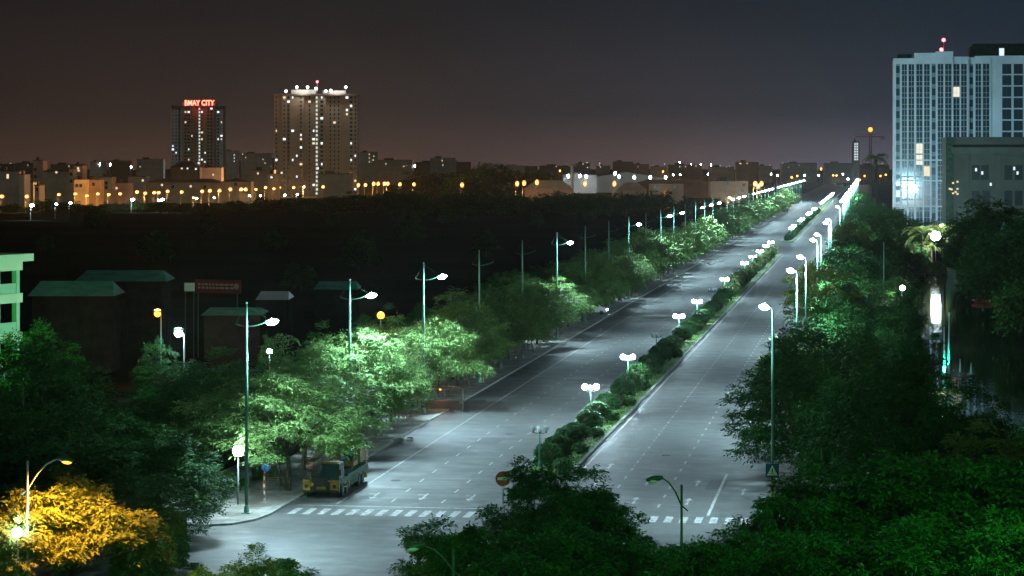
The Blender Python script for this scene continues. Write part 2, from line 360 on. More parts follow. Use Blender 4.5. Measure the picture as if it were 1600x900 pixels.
def bush(name, m, seed, Rr, hh, n=2600, leaf=.13):
    rng = np.random.default_rng(seed); root = empty(name)
    cl = [(0, 0, hh * .48, .1)]
    ph = rng.random(3) * 6.28
    for i in range(160):
        a = rng.random() * 6.283; z = -.75 + 1.75 * rng.random(); s = math.sqrt(max(0, 1 - z * z)) if z > 0 else 1 - .12 * z * z
        lob = 1 + .05 * math.sin(3 * a + ph[0]) + .05 * math.sin(5 * a + ph[1] + z * 3)
        cl.append((Rr * .9 * s * lob * math.cos(a), Rr * .9 * s * lob * math.sin(a), hh * .5 + hh * .47 * z * lob, .16 * Rr))
    me = leaf_mesh('crown', m, cl, n // 160, 5, .16, leaf, leaf * .55, .05, rng, .9)
    c = bpy.data.objects.new('crown', me); C.objects.link(c); c.parent = root
    tb = MB()
    for i in range(7):
        a = i * .9; tb.tube([(0, 0, -.1), (.25 * Rr * math.cos(a), .25 * Rr * math.sin(a), hh * .3), (.75 * Rr * math.cos(a), .75 * Rr * math.sin(a), hh * .66)], [.05, .035, .012], 5)
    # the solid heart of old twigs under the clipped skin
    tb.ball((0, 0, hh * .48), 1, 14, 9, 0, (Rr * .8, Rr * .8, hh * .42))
    tb.build('stem', M['bark'], root, True)
    return root
def palm(name, seed, hgt, fl, nf=13, trunk_r=.14):
    rnd = random.Random(seed); rng = np.random.default_rng(seed); root = empty(name); tb = MB()
    tb.tube([(0, 0, -.1), (.1, 0, hgt * .4), (.05, .1, hgt)], [trunk_r * 1.3, trunk_r, trunk_r * .8], 8); tb.build('trunk', M['bark'], root, True)
    v = []; f = []
    for i in range(nf):
        a = i * 2.4 + rnd.random() * .4; el = rnd.uniform(.1, 1.25); o = Vector((.05, .1, hgt)); seg = 16; ln = fl * rnd.uniform(.8, 1.1)
        h = Vector((math.cos(a), math.sin(a), 0)); side = Vector((-math.sin(a), math.cos(a), 0)); p = o.copy(); th = el; step = ln / seg
        for k in range(seg):
            dirv = h * math.cos(th) + Vector((0, 0, 1)) * math.sin(th); q = p + dirv * step; w = fl * .2 * math.sin(math.pi * (k + 1.2) / (seg + 2)) ** .6
            for sg in (-1, 1):
                b0 = len(v); tipv = q + side * sg * w + dirv * w * .5 - Vector((0, 0, w * .45))
                v += [tuple(p), tuple(p.lerp(q, .75)), tuple(tipv)]; f.append((b0, b0 + 1, b0 + 2))
            p = q; th -= (1.5 + el * .5) / seg
    me = bpy.data.meshes.new('crown'); me.from_pydata(v, [], f); at_ = me.attributes.new('tint', 'FLOAT', 'FACE'); at_.data.foreach_set('value', rng.random(len(f)).astype(np.float32)); me.materials.append(M['frond'])
    c = bpy.data.objects.new('crown', me); C.objects.link(c); c.parent = root
    return root

# ------------------------------------------------------------------ ground, roads, kerbs, markings
# lateral positions (x) measured from the photo: kerb | edge line | lanes | median | line | lanes | kerb
KL, LA, L1, L2, ML, MR, LB, L3, L4, LC, KR = -38.65, -35.5, -32.05, -28.6, -25.4, -21.7, -21.25, -17.6, -13.95, -10.4, -7.0
POND = [at(1448, 500), at(1490, 520), at(1530, 495), at(1525, 440), at(1560, 400), at(1640, 385), at(1700, 300), at(1740, 200), at(1640, 160), at(1560, 165), at(1500, 190), at(1462, 230), at(1440, 320), at(1432, 420)]
def ground():
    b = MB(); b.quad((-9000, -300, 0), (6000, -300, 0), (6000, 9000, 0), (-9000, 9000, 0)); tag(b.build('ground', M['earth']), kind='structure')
    b = MB()
    for x0, x1 in ((KL, ML), (MR, KR)): b.quad((x0, 146, .02), (x1, 146, .02), (x1, 2600, .02), (x0, 2600, .02))
    b.quad((ML, 146, .02), (MR, 146, .02), (MR, 175.4, .02), (ML, 175.4, .02)); b.quad((ML, 612, .02), (MR, 612, .02), (MR, 708, .02), (ML, 708, .02))
    # the junction at the near end, open to the side street on the left
    b.prism([(KL, 146), (KL, 153), (KL - 8, 151.5), (KL - 7.6, 140), (-50, 131), (-52, 118), (20, 118), (20, 140), (6.5, 143), (6.5, 151), (KR, 153), (KR, 146)], .0, .02)
    tag(b.build('road', M['asphalt']), kind='structure')
    b = MB()
    b.prism([(-47.5, 150.2), (KL - 3.2, 148.6), (KL - 1.5, 149.4), (KL - .5, 151.4), (KL - .16, 154), (KL - .16, 2600), (-47.5, 2600)], 0, .13)
    b.prism([(KR + .16, 156), (KR + .6, 152.5), (KR + 2.2, 150.2), (6, 149.5), (6, 172), (1.5, 178), (1.5, 2600), (KR + .16, 2600)], 0, .13)
    tag(b.build('pavement', M['paving']), kind='structure')
    b = MB()
    b.prism([(KL - .16, 154), (KL, 154), (KL, 2600), (KL - .16, 2600)], 0, .15); b.prism([(KR, 156), (KR + .16, 156), (KR + .16, 2600), (KR, 2600)], 0, .15)
    b.prism([(KL - .5, 151.4), (KL - .34, 151.3), (KL, 154), (KL - .16, 154)], 0, .15); b.prism([(KL - 1.5, 149.4), (KL - 1.35, 149.25), (KL - .34, 151.3), (KL - .5, 151.4)], 0, .15)
    b.prism([(KL - 3.2, 148.6), (KL - 3.15, 148.4), (KL - 1.35, 149.25), (KL - 1.5, 149.4)], 0, .15); b.prism([(-47.5, 150.2), (-47.5, 150), (KL - 3.15, 148.4), (KL - 3.2, 148.6)], 0, .15)
    for y0, y1 in ((175.4, 612), (708, 2400)):
        b.box(ML, y0 + 1.4, 0, ML + .2, y1, .17); b.box(MR - .2, y0 + 1.4, 0, MR, y1, .17)
        b.prism([(ML, y0 + 1.4), (ML + 1, y0 + .3), (ML + 1.8, y0), (MR - 1, y0 + .3), (MR, y0 + 1.4), (MR - .2, y0 + 1.4), (MR - 1.1, y0 + .5), (ML + 1.8, y0 + .2), (ML + 1.1, y0 + .5), (ML + .2, y0 + 1.4)], 0, .17)
    tag(b.build('kerb', M['kerb']), kind='structure')
    # grass on the median: a rough lawn of short blades over its soil
    b = MB(); rnd = random.Random(3)
    for y0, y1 in ((175.6, 611.8), (708.2, 2390)):
        b.prism([(ML + .2, y0 + 1.2), (ML + 1.1, y0 + .3), (ML + 1.8, y0), (MR - 1.1, y0 + .3), (MR - .2, y0 + 1.2), (MR - .2, y1), (ML + .2, y1)], .02, .14)
    for i in range(9000):
        y = 176.5 + 240 * rnd.random() ** 1.7; x = rnd.uniform(ML + .3, MR - .3); h = rnd.uniform(.05, .16); w = .035; a = rnd.random() * 6.28
        dx, dy = math.cos(a) * w, math.sin(a) * w
        b.add([(x - dx, y - dy, .13), (x + dx, y + dy, .13), (x + rnd.uniform(-.06, .06), y + rnd.uniform(-.06, .06), .13 + h)], [(0, 1, 2)])
    tag(b.build('grass', M['grass']), kind='stuff')
    # dusty shoulder at the side-street mouth
    b = MB(); b.prism([(-47.8, 150.5), (KL - 3.3, 147.9), (-44, 142), (-46, 133), (-50, 126), (-62, 122), (-64, 146), (-52, 152)], .0, .028); tag(b.build('dirt_path', M['dirt']), kind='structure')
    b = MB(); b.prism(POND[::-1], .0, .03); tag(b.build('pond_water', M['water']), kind='structure')
ground()
def seams():
    b = MB(); rnd = random.Random(12); z = .024
    for i in range(16):
        y = 166 + i * 17 + rnd.uniform(-5, 5); x0, x1 = ((MR + .2, KR - .3) if i % 3 else (KL + .4, ML - .4)); n_ = 14; w = rnd.uniform(.05, .11)
        p = [(x0 + (x1 - x0) * k / n_, y + rnd.uniform(-.12, .12)) for k in range(n_ + 1)]
        for k in range(n_): b.quad((p[k][0], p[k][1] - w, z), (p[k + 1][0], p[k + 1][1] - w, z), (p[k + 1][0], p[k + 1][1] + w, z), (p[k][0], p[k][1] + w, z))
    for i in range(7):
        x0 = rnd.uniform(KL + 2, ML - 3) if i % 2 else rnd.uniform(MR + 1, KR - 3); y = 165 + i * 26 + rnd.uniform(0, 9); w, h = rnd.uniform(1.2, 3), rnd.uniform(2, 7)
        b.quad((x0, y, z), (x0 + w, y + .2, z), (x0 + w, y + h, z), (x0 + .1, y + h - .2, z), 1)
    tag(b.build('road_patch', [mat('tar_seam', (.022, .022, .024), .7), mat('asphalt_patch', (.05, .051, .053), .75, noise=(3, .8, 1.2))]), kind='structure')
    for i, (x, y, w) in enumerate(((-33.9, 172, 'nearest the crane truck'), (-30.2, 203, 'further back on the left carriageway'), (-15.8, 190, 'between the right carriageway dashes'))):
        b = MB(); b.tube([(0, 0, .0), (0, 0, .012)], .36, 18); o = b.build('manhole_cover', M['rubber'], None, False, (x, y, .02)); tag(o, 'dark round manhole cover in the asphalt, ' + w, 'manhole cover')
seams()
def markings():
    b = MB(); z = .028
    def rect(x0, y0, x1, y1): b.quad((x0, y0, z), (x1, y0, z), (x1, y1, z), (x0, y1, z))
    rnd = random.Random(9)
    rect(LA - .08, 159.5, LA + .08, 1600)
    for y0, y1 in ((178, 610), (711, 1600)): rect(LB - .09, y0, LB + .09, y1); rect(ML - .5, y0 + 3, ML - .36, y1)
    for k in range(260):
        y = 161 + k * 5.2
        for x in (L1, L2): rect(x - .07, y, x + .07, y + 1.7)
    for k in range(270):
        y = 161 + k * 4.75
        rect(L3 - .08, y, L3 + .08, y + 1.5)
        if y > 178: rect(L3 - .06, y + 2.6, L3 + .06, y + 3.3)
        rect(L4 - .08, y, L4 + .08, y + 1.5)
    rect(LC - .1, 157.8, LC + .1, 179); rect(LC - .1, 205, LC + .1, 1200)
    rect(KL + .6, 158.6, ML + 1.2, 158.85)
    for k in range(14):                                            # the crossing of the left carriageway
        x = KL + .9 + k * .97
        rect(x, 154.6, x + .48, 157.3)
    for k in range(15):
        x = MR + .9 + k * .97
        rect(x, 154.4, x + .48, 157.0)
    def arrow(x, y, s=1, d=1):
        v = [(-.09, 0), (.09, 0), (.09, 2.2), (.32, 2.2), (0, 3.3), (-.32, 2.2), (-.09, 2.2)]
        b.add([(x + p * s * d, y + q * s * d, z) for p, q in v], [(0, 1, 2, 6), (3, 4, 5, 2), (2, 5, 6)][:1] + [(3, 4, 5)])
    for y in (162.5, 172): 
        arrow((L3 + L4) / 2, y); arrow((LB + L3) / 2, y + 9); arrow((L4 + LC) / 2, y)
    arrow((LC + KR) / 2, 168)
    for x in ((L1 + L2) / 2, (LA + L1) / 2, (L2 + ML) / 2):        # turning arrows painted towards the crossing
        arrow(x, 165.5, 1, -1); b.quad((x - .6, 164.6, z + .001), (x - .09, 164.6, z + .001), (x - .09, 164.9, z + .001), (x - .6, 164.9, z + .001))
    tag(b.build('road_marking', M['paint']), kind='structure')
markings()

# ------------------------------------------------------------------ street lamps
WHITE = (.57, .88, 1.0); SOD = (1, .42, .08)
LAMP_W = 52000
def mast_lamp(lit, reach=1.55):
    t = empty('street_lamp'); b = MB()
    b.tube([(0, 0, 0), (0, 0, .5)], [.2, .17], 10); b.box(-.28, -.28, 0, .28, .28, .06); b.build('base', M['green'], t)
    b = MB(); b.tube([(0, 0, .4), (0, 0, 12.1), (0, 0, 13.7)], [.13, .085, .05], 10); b.ball((0, 0, 13.75), .08, 8, 6); b.build('pole', M['green'], t, True)
    b = MB(); pts = []
    for i in range(13):
        u = -1 + 2 * i / 12; x = (-.75 if u < 0 else reach) * abs(u); pts.append((x, 0, 12.2 + (.16 if u < 0 else .42) * u * u))
    b.tube(pts, [.04] * 13, 6); b.build('crossarm', M['dgreen'], t, True)
    b = MB(); b.tube([(0, 0, 13.6), pts[0]], .009, 4); b.tube([(0, 0, 13.6), pts[-1]], .009, 4); b.build('stay_wire', M['dgreen'], t)
    if lit is None: return t
    e = Vector(pts[-1]); b = MB()
    b.ball((0, 0, 0), 1, 14, 8, 0, (.5, .19, .13)); hd = b.build('lamp_head', M['green'], t, True, e + Vector((.12, 0, 0)))
    hd.rotation_euler = (0, R(-10), 0)
    b = MB(); b.ball((.04, 0, -.1), 1, 12, 8, 0, (.42, .25, .23)); b.build('diffuser', M['white'] if lit else M['glassoff'], hd, True)
    if lit: light('SPOT', LAMP_W * lit, WHITE, (e.x + .16, 0, e.z - .3), t, .2, R(150), .7, (0, R(-20), 0)); light('POINT', 3000 * lit, WHITE, (e.x + .2, -.3, e.z - .25), t, .2)
    return t
lampLit, lampDim, lampOff, lampBare = mast_lamp(1), mast_lamp(.8), mast_lamp(0), mast_lamp(None)
def pole_pos(n): return -40.25, 153.8 + 31.75 * n
LIT = {0: 1, 1: 1, 2: 1, 5: .8, 8: .8, 10: 1, 11: 1, 13: 1, 14: 1, 15: 1, 17: 1}
for n in range(42):
    x, y = pole_pos(n)
    st = LIT.get(n, 0) if n < 18 else (0 if n in (20, 27) else 1)
    p = lampLit if st == 1 else lampDim if st else (lampOff if n in () else lampBare)
    word = 'lit' if st else 'unlit'
    place(p, x, y, .13, 0, 1, f'{word} green mast lamp with bow arms, {nth(n + 1)} back from the crossing along the left pavement', 'street lamp', 'mast lamps along the left pavement')
def right_lamp(cone=132, tilt=5):
    t = empty('street_lamp'); b = MB()
    b.tube([(0, 0, 0), (0, 0, .5)], [.2, .17], 10); b.box(-.28, -.28, 0, .28, .28, .06); b.build('base', M['green'], t)
    b = MB(); b.tube([(0, 0, .4), (0, 0, 9), (0, 0, 13.4)], [.1, .08, .05], 10); b.build('pole', M['green'], t, True)
    b = MB(); b.tube([(0, 0, 13.2), (-.1, 0, 13.5), (-.35, 0, 13.62)], .045, 6); b.build('arm', M['green'], t, True)
    b = MB(); b.ball((0, 0, 0), 1, 14, 8, 0, (.42, .17, .12)); hd = b.build('lamp_head', M['green'], t, True, (-.5, 0, 13.64)); hd.rotation_euler = (0, R(8), 0)
    b = MB(); b.ball((-.02, 0, -.1), 1, 12, 8, 0, (.34, .24, .22)); b.build('diffuser', M['white'], hd, True)
    light('SPOT', LAMP_W * .6, WHITE, (-.6, 0, 13.3), t, .2, R(cone), .8, (0, R(tilt), 0)); light('POINT', 7000 if cone > 120 else 800, WHITE, (-1.1, -.3, 13.0), t, .2)
    return t
rl = right_lamp(); rl0 = right_lamp(116, 42)
RY = [157.8, 211.4, 241.7, 296.3, 318.5, 381.2, 402.4] + [524] + [596 + 31.5 * k for k in range(7)] + [858] + [950 + 31.7 * k for k in range(16)]
for n, y in enumerate(RY):
    place(rl if n else rl0, -6.2, y, .13, 0, 1, f'lit green street lamp with short arm, {nth(n + 1)} back along the right pavement', 'street lamp', 'street lamps along the right pavement')

def garden_lamp(lit):
    t = empty('garden_lamp'); b = MB()
    b.tube([(0, 0, 0), (0, 0, .12), (0, 0, .14), (0, 0, .6)], [.17, .16, .11, .08], 10); b.build('base', M['green'], t)
    b = MB(); b.tube([(0, 0, .5), (0, 0, 2.75)], [.06, .05], 8); b.build('pole', M['green'], t, True)
    b = MB(); b.tube([(-.5, 0, 2.72), (-.25, 0, 2.62), (0, 0, 2.7), (.25, 0, 2.62), (.5, 0, 2.72)], .03, 6); b.tube([(0, -.5, 2.72), (0, -.25, 2.62), (0, 0, 2.7), (0, .25, 2.62), (0, .5, 2.72)], .03, 6)
    for x, y in ((.5, 0), (-.5, 0), (0, .5), (0, -.5)): b.tube([(x, y, 2.68), (x, y, 2.82)], [.06, .1], 8)
    b.build('crossarm', M['dgreen'], t, True)
    for x, y in ((.5, 0), (-.5, 0), (0, .5), (0, -.5)):
        b = MB(); b.ball((0, 0, 0), (.27 if x else .17) if lit else .2, 12, 8); b.build('globe', M['globe'] if lit else M['glassoff'], t, True, (x, y, 3.04 if x else 2.96))
    if lit: light('POINT', 4200 * lit, (.6, .88, 1), (0, 0, 4.1), t, .2)
    return t
gOn, gOff = garden_lamp(1), garden_lamp(0)
k = 0
for n, y in enumerate([179.4 + 33.5 * q for q in range(13)] + [610, 742, 770, 838, 866, 950, 978, 1044, 1070] + [1210 + 33 * q for q in range(13)]):
    on = n not in (0, 3, 6, 8)
    k += 1
    place(gOn if on else gOff, -24.4 if n < 14 else -23.5, y, .14, .15, 1, f'{"glowing" if on else "dark"} four-globe lamp on green post, {nth(k)} back along the hedged median', 'garden lamp', 'globe lamps along the median')

# ------------------------------------------------------------------ roadside trees
def rr(lo, hi, rnd): return lo + (hi - lo) * rnd.random()
streetT = [tree('street_tree', M['street'], 11 + i, 5.5, 4.3, 4.5, 104, 46, 7, .6, .27, .085, .36, .7, 1.35, .17) for i in range(4)]
streetFar = [tree('street_tree', M['street'], 31 + i, 5.4, 4.6, 4.8, 76, 18, 5, .8, .6, .26, .3, .8, 1.45, .18) for i in range(3)]
roundT = [tree('round_tree', M['dense'], 51 + i, 4.2, 4.6, 4.6, 118, 38, 6, .5, .28, .12, .2, .6, 1.1, .2, flat=.75, under=-.6) for i in range(3)]
roundFar = [tree('round_tree', M['dense'], 71 + i, 4.4, 4.6, 4.6, 76, 18, 5, .75, .5, .24, .2, .7, 1.3, .2, flat=.75, under=-.55) for i in range(3)]
def left_trees():
    rnd = random.Random(5)
    ys = [165, 176.5, 188.5, 199, 210, 221, 233]; y = 244
    while y < 1250: ys.append(y); y += rr(9.5, 12.5, rnd) * (1 if y < 600 else 1.25)
    for n, y in enumerate(ys):
        p = streetT[n % 4] if y < 420 else streetFar[n % 3]
        s = rr(.8, 1.02, rnd) * ((1.12, .68, 1.0, .68, .74, 1.0, .7)[n] / .9 if n < 7 else 1 if n % 2 else .84)
        place(p, (-40.2, -41.6)[n] if n < 2 else -41.5 + rr(-.5, .5, rnd), y, .1, rnd.random() * 6.28, (s * 1.02, s * 1.02, s * rr(.9, 1.05, rnd) * (.84 if n == 0 else 1)),
              f'feathery green roadside tree, {nth(n + 1)} back from the crossing along the left pavement', 'tree', 'roadside trees along the left pavement')
    return ys
LTY = left_trees()
def left_back():
    """the darker second row behind the left pavement"""
    rnd = random.Random(15); n = 0; y = 170
    while y < 620:
        n += 1
        p = roundT[n % 3] if y < 330 else roundFar[n % 3]
        place(p, -50.5 + rr(-1.5, 1.5, rnd), y, 0, rnd.random() * 6.28, rr(.55, .8, rnd), f'dark bushy tree, {nth(n)} back in the row behind the left pavement trees', 'tree', 'dark trees behind the left pavement')
        y += rr(10, 16, rnd)
left_back()
def right_trees():
    rnd = random.Random(6); n = 0
    spots = [(-5.0, 170.5, 1.05), (-2.2, 184, 1.12), (-4.0, 199, .95)]; y = 212
    while y < 1150: spots.append((rr(-4.2, -2.4, rnd), y, rr(.8, 1.02, rnd))); y += rr(10, 14, rnd) * (1 if y < 500 else 1.3)
    for x, y, s in spots:
        n += 1; p = roundT[n % 3] if y < 330 else roundFar[n % 3]
        place(p, x, y, .1, rnd.random() * 6.28, s, f'dense round tree, {nth(n)} back from the crossing along the right pavement', 'tree', 'round trees along the right pavement')
    m = 0
    for y in np.arange(168, 560, 12.5):                          # park trees between the pavement and the pond
        for lane, x in enumerate((2.2, 9.2)):
            if lane == 1 and 185 < y < 480: continue
            sx, sy = x + rr(-1.3, 1.3, rnd), y + rr(-4, 4, rnd)
            if lane == 1 and 200 < sy < 480: sx = 3.4 + rr(-.8, .6, rnd)
            m += 1; p = roundT[m % 3] if sy < 330 else roundFar[m % 3]
            place(p, sx, sy, 0, rnd.random() * 6.28, rr(.6, .85, rnd) * (.72 if lane == 1 and sy > 200 else .58 if lane == 1 else 1), f'dark park tree between right pavement and pond, {nth(m)} counting back from the crossing', 'tree', 'park trees beside the pond')
right_trees()
# young pale tree catching the lamp light half way along the right side
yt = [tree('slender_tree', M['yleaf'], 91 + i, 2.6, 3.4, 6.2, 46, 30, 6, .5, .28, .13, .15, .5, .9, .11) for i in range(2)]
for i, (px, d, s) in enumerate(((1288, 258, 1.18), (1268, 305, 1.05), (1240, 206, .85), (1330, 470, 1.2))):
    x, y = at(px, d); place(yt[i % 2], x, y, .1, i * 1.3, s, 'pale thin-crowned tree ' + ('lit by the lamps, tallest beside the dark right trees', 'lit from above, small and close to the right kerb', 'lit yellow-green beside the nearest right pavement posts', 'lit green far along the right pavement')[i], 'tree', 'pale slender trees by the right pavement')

# wooden prop frames round the left trunks
def props():
    t = empty('tree_stake'); b = MB()
    for i in range(4):
        a = math.pi / 4 + i * math.pi / 2; x, y = math.cos(a), math.sin(a)
        q = MB(); q.tube([(1.0 * x, 1.0 * y, 0), (.28 * x, .28 * y, 2.5)], .045, 6); q.build('leg', M['stake'], t)
    for z, r in ((.8, .78), (1.7, .52)):
        pts = [(r * math.cos(math.pi / 4 + i * math.pi / 2), r * math.sin(math.pi / 4 + i * math.pi / 2), z) for i in range(4)]
        for i in range(4): b.tube([pts[i], pts[(i + 1) % 4]], .035, 5)
    b.build('crossbar', M['stake'], t); return t
st = props()
for n, y in enumerate(LTY[:30]):
    o = bpy.data.objects
    place(st, -41.3, y, .13, .2 * n, 1, f'wooden prop frame round the trunk of the {nth(n + 1)} left pavement tree', 'tree stake', 'wooden props round the left trunks')
# low planting at the back of the left pavement
sh = [bush('pavement_shrub', M['street'], 201 + i, 1.0, 1.2, 1400, .2) for i in range(2)]
for n in range(34):
    rnd = random.Random(400 + n)
    place(sh[n % 2], -44.2 + rr(-1.2, 1.0, rnd), 157 + n * 7.3, .1, n * 1.7, rr(.7, 1.25, rnd), f'loose green shrub, {nth(n + 1)} back at the rear of the left pavement', 'shrub', 'loose shrubs on the left pavement')

# ------------------------------------------------------------------ median hedges and palms
hb = [bush('clipped_bush', M['hedge'], 301 + i, 1.05, 2.1, 3400, .12) for i in range(3)]
hr = bush('clipped_bush', M['rhedge'], 305, 1.0, 1.4, 2000, .14)
hs = bush('clipped_bush', M['hedge'], 306, .75, .95, 1500, .12)
def median():
    rnd = random.Random(8); y = 180.3; n = 0
    while y < 1150:
        if 606 < y < 716: y += 4; continue
        n += 1; s = rr(.85, 1.15, rnd); s = (s, s, s * rr(.75, .92, rnd))
        red = n % 11 == 8
        place(hr if red else hb[n % 3], -23.8 + rr(-.12, .2, rnd), y, .12, rnd.random() * 6, s, f'{"low reddish" if red else "round dark green"} clipped bush, {nth(n)} back along the median', 'bush', 'clipped bushes along the median')
        y += rr(4.8, 9.5, rnd) if y < 420 else rr(5.5, 10, rnd)
    for i, yy in enumerate((178.6, 189, 200.5, 214, 227, 243, 262, 284)):
        place(hs, -22.55, yy, .12, i, rr(.7, 1.1, rnd), f'knee-high bush on the median grass beside its right kerb, {nth(i + 1)} back', 'bush', 'small bushes along the median')
median()
pm = [palm('palm', 7 + i, 2.4, 2.1) for i in range(2)]
for n in range(12):
    rnd = random.Random(70 + n)
    place(pm[n % 2], -23.2 + rr(-.5, .5, rnd), 404 + n * 16.5, .12, n, rr(.9, 1.35, rnd), f'short palm with arching fronds, {nth(n + 1)} of those on the far median', 'palm', 'short palms on the median')

# ------------------------------------------------------------------ near greenery below the camera
foreT = [tree('broadleaf_tree', M['fore'], 101 + i, 4.6, 4.0, 4.4, 100, 52, 7, .55, .3, .12, .25, .6, 1.15, .2, flat=.65) for i in range(3)]
def near_tree(px, d, top, wid, i, label, rz=0, p=None):
    x, y = at(px, d); zt = zat(top, d); s = zt / 8.6; sxy = size(wid, d) / 10.2
    return place(p or foreT[i % 3], x, y, 0, rz, (sxy, sxy, s), label, 'tree', 'broad-leaved trees near the camera')
near_tree(862, 126, 738, 225, 0, 'broad green tree standing in front of the no-entry sign and median nose', .4)
near_tree(915, 124, 768, 190, 1, 'green tree on the right shoulder of the tree hiding the median nose', 1.9)
near_tree(725, 118, 815, 200, 2, 'low green tree just behind the lower unlit curved lamp', 2.6)
near_tree(960, 116, 838, 240, 1, 'low spreading tree below the upper unlit curved lamp, to its left', 3.3)
near_tree(850, 112, 838, 260, 0, 'low leafy tree filling the bottom edge below the central tree', 5.0)
near_tree(1130, 112, 838, 260, 2, 'low leafy tree at the bottom edge, just right of the upper curved lamp pole', .9)
near_tree(1255, 118, 775, 230, 1, 'leafy tree just below the pedestrian crossing sign', 4.1)
near_tree(1330, 122, 738, 280, 2, 'broad leafy tree right of the crossing sign, its top above the grey pavement', 2.2)
near_tree(1460, 118, 728, 320, 0, 'widest leafy tree at the bottom right, below the lamp-lit gap', 1.2)
near_tree(1575, 116, 720, 280, 1, 'leafy tree at the bottom right corner of the view', 3.0)
near_tree(1400, 106, 815, 330, 2, 'low leafy tree along the bottom edge under the right-hand broad trees', 4.4)
near_tree(1540, 104, 830, 300, 0, 'low leafy tree filling the bottom right corner', 5.3)
near_tree(1260, 105, 845, 280, 0, 'low leafy tree along the bottom edge below the crossing sign tree', 2.8)
near_tree(410, 118, 872, 170, 1, 'low twiggy tree poking into the bottom edge left of centre', 1.1)
near_tree(330, 116, 892, 120, 2, 'small leafy tree at the bottom edge beside the dirt verge', 2.0)
mT = tree('park_tree', M['yleaf'], 121, 4.2, 3.9, 5.2, 100, 36, 6, .5, .32, .15, .2, .6, 1.1, .2)
x, y = at(1590, 140); place(mT, x, y, 0, 1, (.85, .85, .8), 'olive-yellow tree at the right edge in front of the pond', 'tree')
x, y = at(1505, 165); place(roundT[0], x, y, 0, 2, .8, 'round tree with a lamp shining through it before the pond', 'tree')
x, y = at(1385, 150); place(roundT[1], x, y, 0, 4, (1.0, 1.0, 1.15), 'big dark tree left of the one with a lamp shining through', 'tree')
x, y = at(1348, 162); place(roundT[2], x, y, 0, 5, 1.0, 'big dark tree above the grey right pavement', 'tree')
# the sodium-lit tree at bottom left and its neighbours
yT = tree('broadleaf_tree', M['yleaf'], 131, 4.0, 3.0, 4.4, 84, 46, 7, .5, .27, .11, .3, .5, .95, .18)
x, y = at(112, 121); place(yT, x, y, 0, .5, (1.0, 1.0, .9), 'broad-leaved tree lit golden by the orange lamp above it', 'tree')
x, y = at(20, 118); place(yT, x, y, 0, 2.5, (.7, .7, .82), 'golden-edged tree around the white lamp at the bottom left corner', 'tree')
LT = [(40, 168, 560, 250, 'dark tree below the green school building'), (95, 178, 548, 190, 'dark tree between the school building and the lamp-lit small tree'), (-10, 150, 640, 280, 'dark tree at the left edge above the orange lamp'),
      (120, 150, 650, 300, 'dark brown-green tree right above the orange lamp'), (235, 150, 690, 230, 'dark tree between the orange lamp and the dirt verge'), (255, 172, 640, 200, 'dark green tree left of the first feathery roadside tree'), (200, 138, 745, 200, 'dark tree right of the golden tree'),
      (300, 182, 600, 200, 'bushy green tree behind the white globe lamp'), (330, 205, 560, 220, 'dark tree behind the first mast lamp'), (60, 200, 520, 150, 'dark tree in front of the school ground floor'), (190, 190, 628, 150, 'low dark tree beside the orange-lit yard wall')]
for i, (px, d, top, wid, lab) in enumerate(LT):
    x, y = at(px, d); zt = zat(top, d); place(roundT[i % 3], x, y, 0, i * 1.1, (size(wid, d) / 9.2,) * 2 + (zt / 9.6,), lab, 'tree', 'dark trees at the left')
x, y = at(246, 222); place(roundT[0], x, y, 0, 3, (.42, .42, .66), 'small tree lit bright green by the white lamp beside it', 'tree')
x, y = at(420, 235); place(roundT[1], x, y, 0, 3, (.3, .3, .6), 'small tree with a lit top behind the first roadside tree', 'tree')
# hedge trunks at bottom left beside the verge
for i, (px, d, w) in enumerate(((205, 128, 60), (245, 131, 55), (268, 136, 50))):
    x, y = at(px, d); place(hb[i % 3], x, y, 0, i, (size(w, d) / 2.2,) * 2 + (1.6,), 'tall clipped hedge bush beside the dirt verge, ' + ('under the golden tree', 'middle one of the three', 'next to the roadside rubbish')[i], 'bush', 'hedge bushes beside the dirt verge')

# ------------------------------------------------------------------ single lamps off the avenue
def curved_lamp(name, px, d, head, top, bot, lit, label, hx, col=None, power=0, ballmat=None):
    """pole at photo column px; head at (hx, head) seen from the camera; arm bows between"""
    x, y = at(px, d); t = empty(name, x, y, 0, YAW); zt = zat(top, d); zh = zat(head, d); dx = size(hx - px, d); za = zat(bot, d)
    b = MB(); b.tube([(0, 0, -.1), (0, 0, zt)], [.09, .055], 8); b.box(-.22, -.22, 0, .22, .22, .05); b.build('pole', M['dgreen'] if not lit else M['steel'], t, True)
    s = 1 if dx > 0 else -1
    pts = [(-.3 * s, 0, za - .25), (0, 0, za)] + [(dx * u, 0, za + (zh - za) * (1 - (1 - u) ** 2)) for u in (.3, .6, .85)] + [(dx * .98, 0, zh + .02)]
    b = MB(); b.tube(pts, [.03, .04, .04, .04, .035, .03], 6); b.build('arm', M['dgreen'] if not lit else M['steel'], t, True)
    b = MB(); b.ball((0, 0, 0), 1, 14, 8, 0, (.42, .17, .14)); hd = b.build('lamp_head', M['dgreen'], t, True, (dx + .3 * s, 0, zh)); hd.rotation_euler = (0, R(10) * s, 0)
    b = MB(); b.ball((.08 * s, 0, -.06), 1, 12, 8, 0, (.27, .16, .15)); b.build('diffuser', ballmat if lit else M['glassoff'], hd, True)
    if lit: light('SPOT', power, col, (dx + .3 * s, 0, zh - .3), t, .12, R(165), .4)
    return tag(t, label, 'street lamp')
curved_lamp('street_lamp', 1065, 112, 748, 757, 790, 0, 'unlit dark green lamp with curved arm above the right carriageway crossing', 1033)
curved_lamp('street_lamp', 708, 98, 853, 857, 892, 0, 'unlit green lamp with curved arm at the bottom edge, lower of the two', 660)
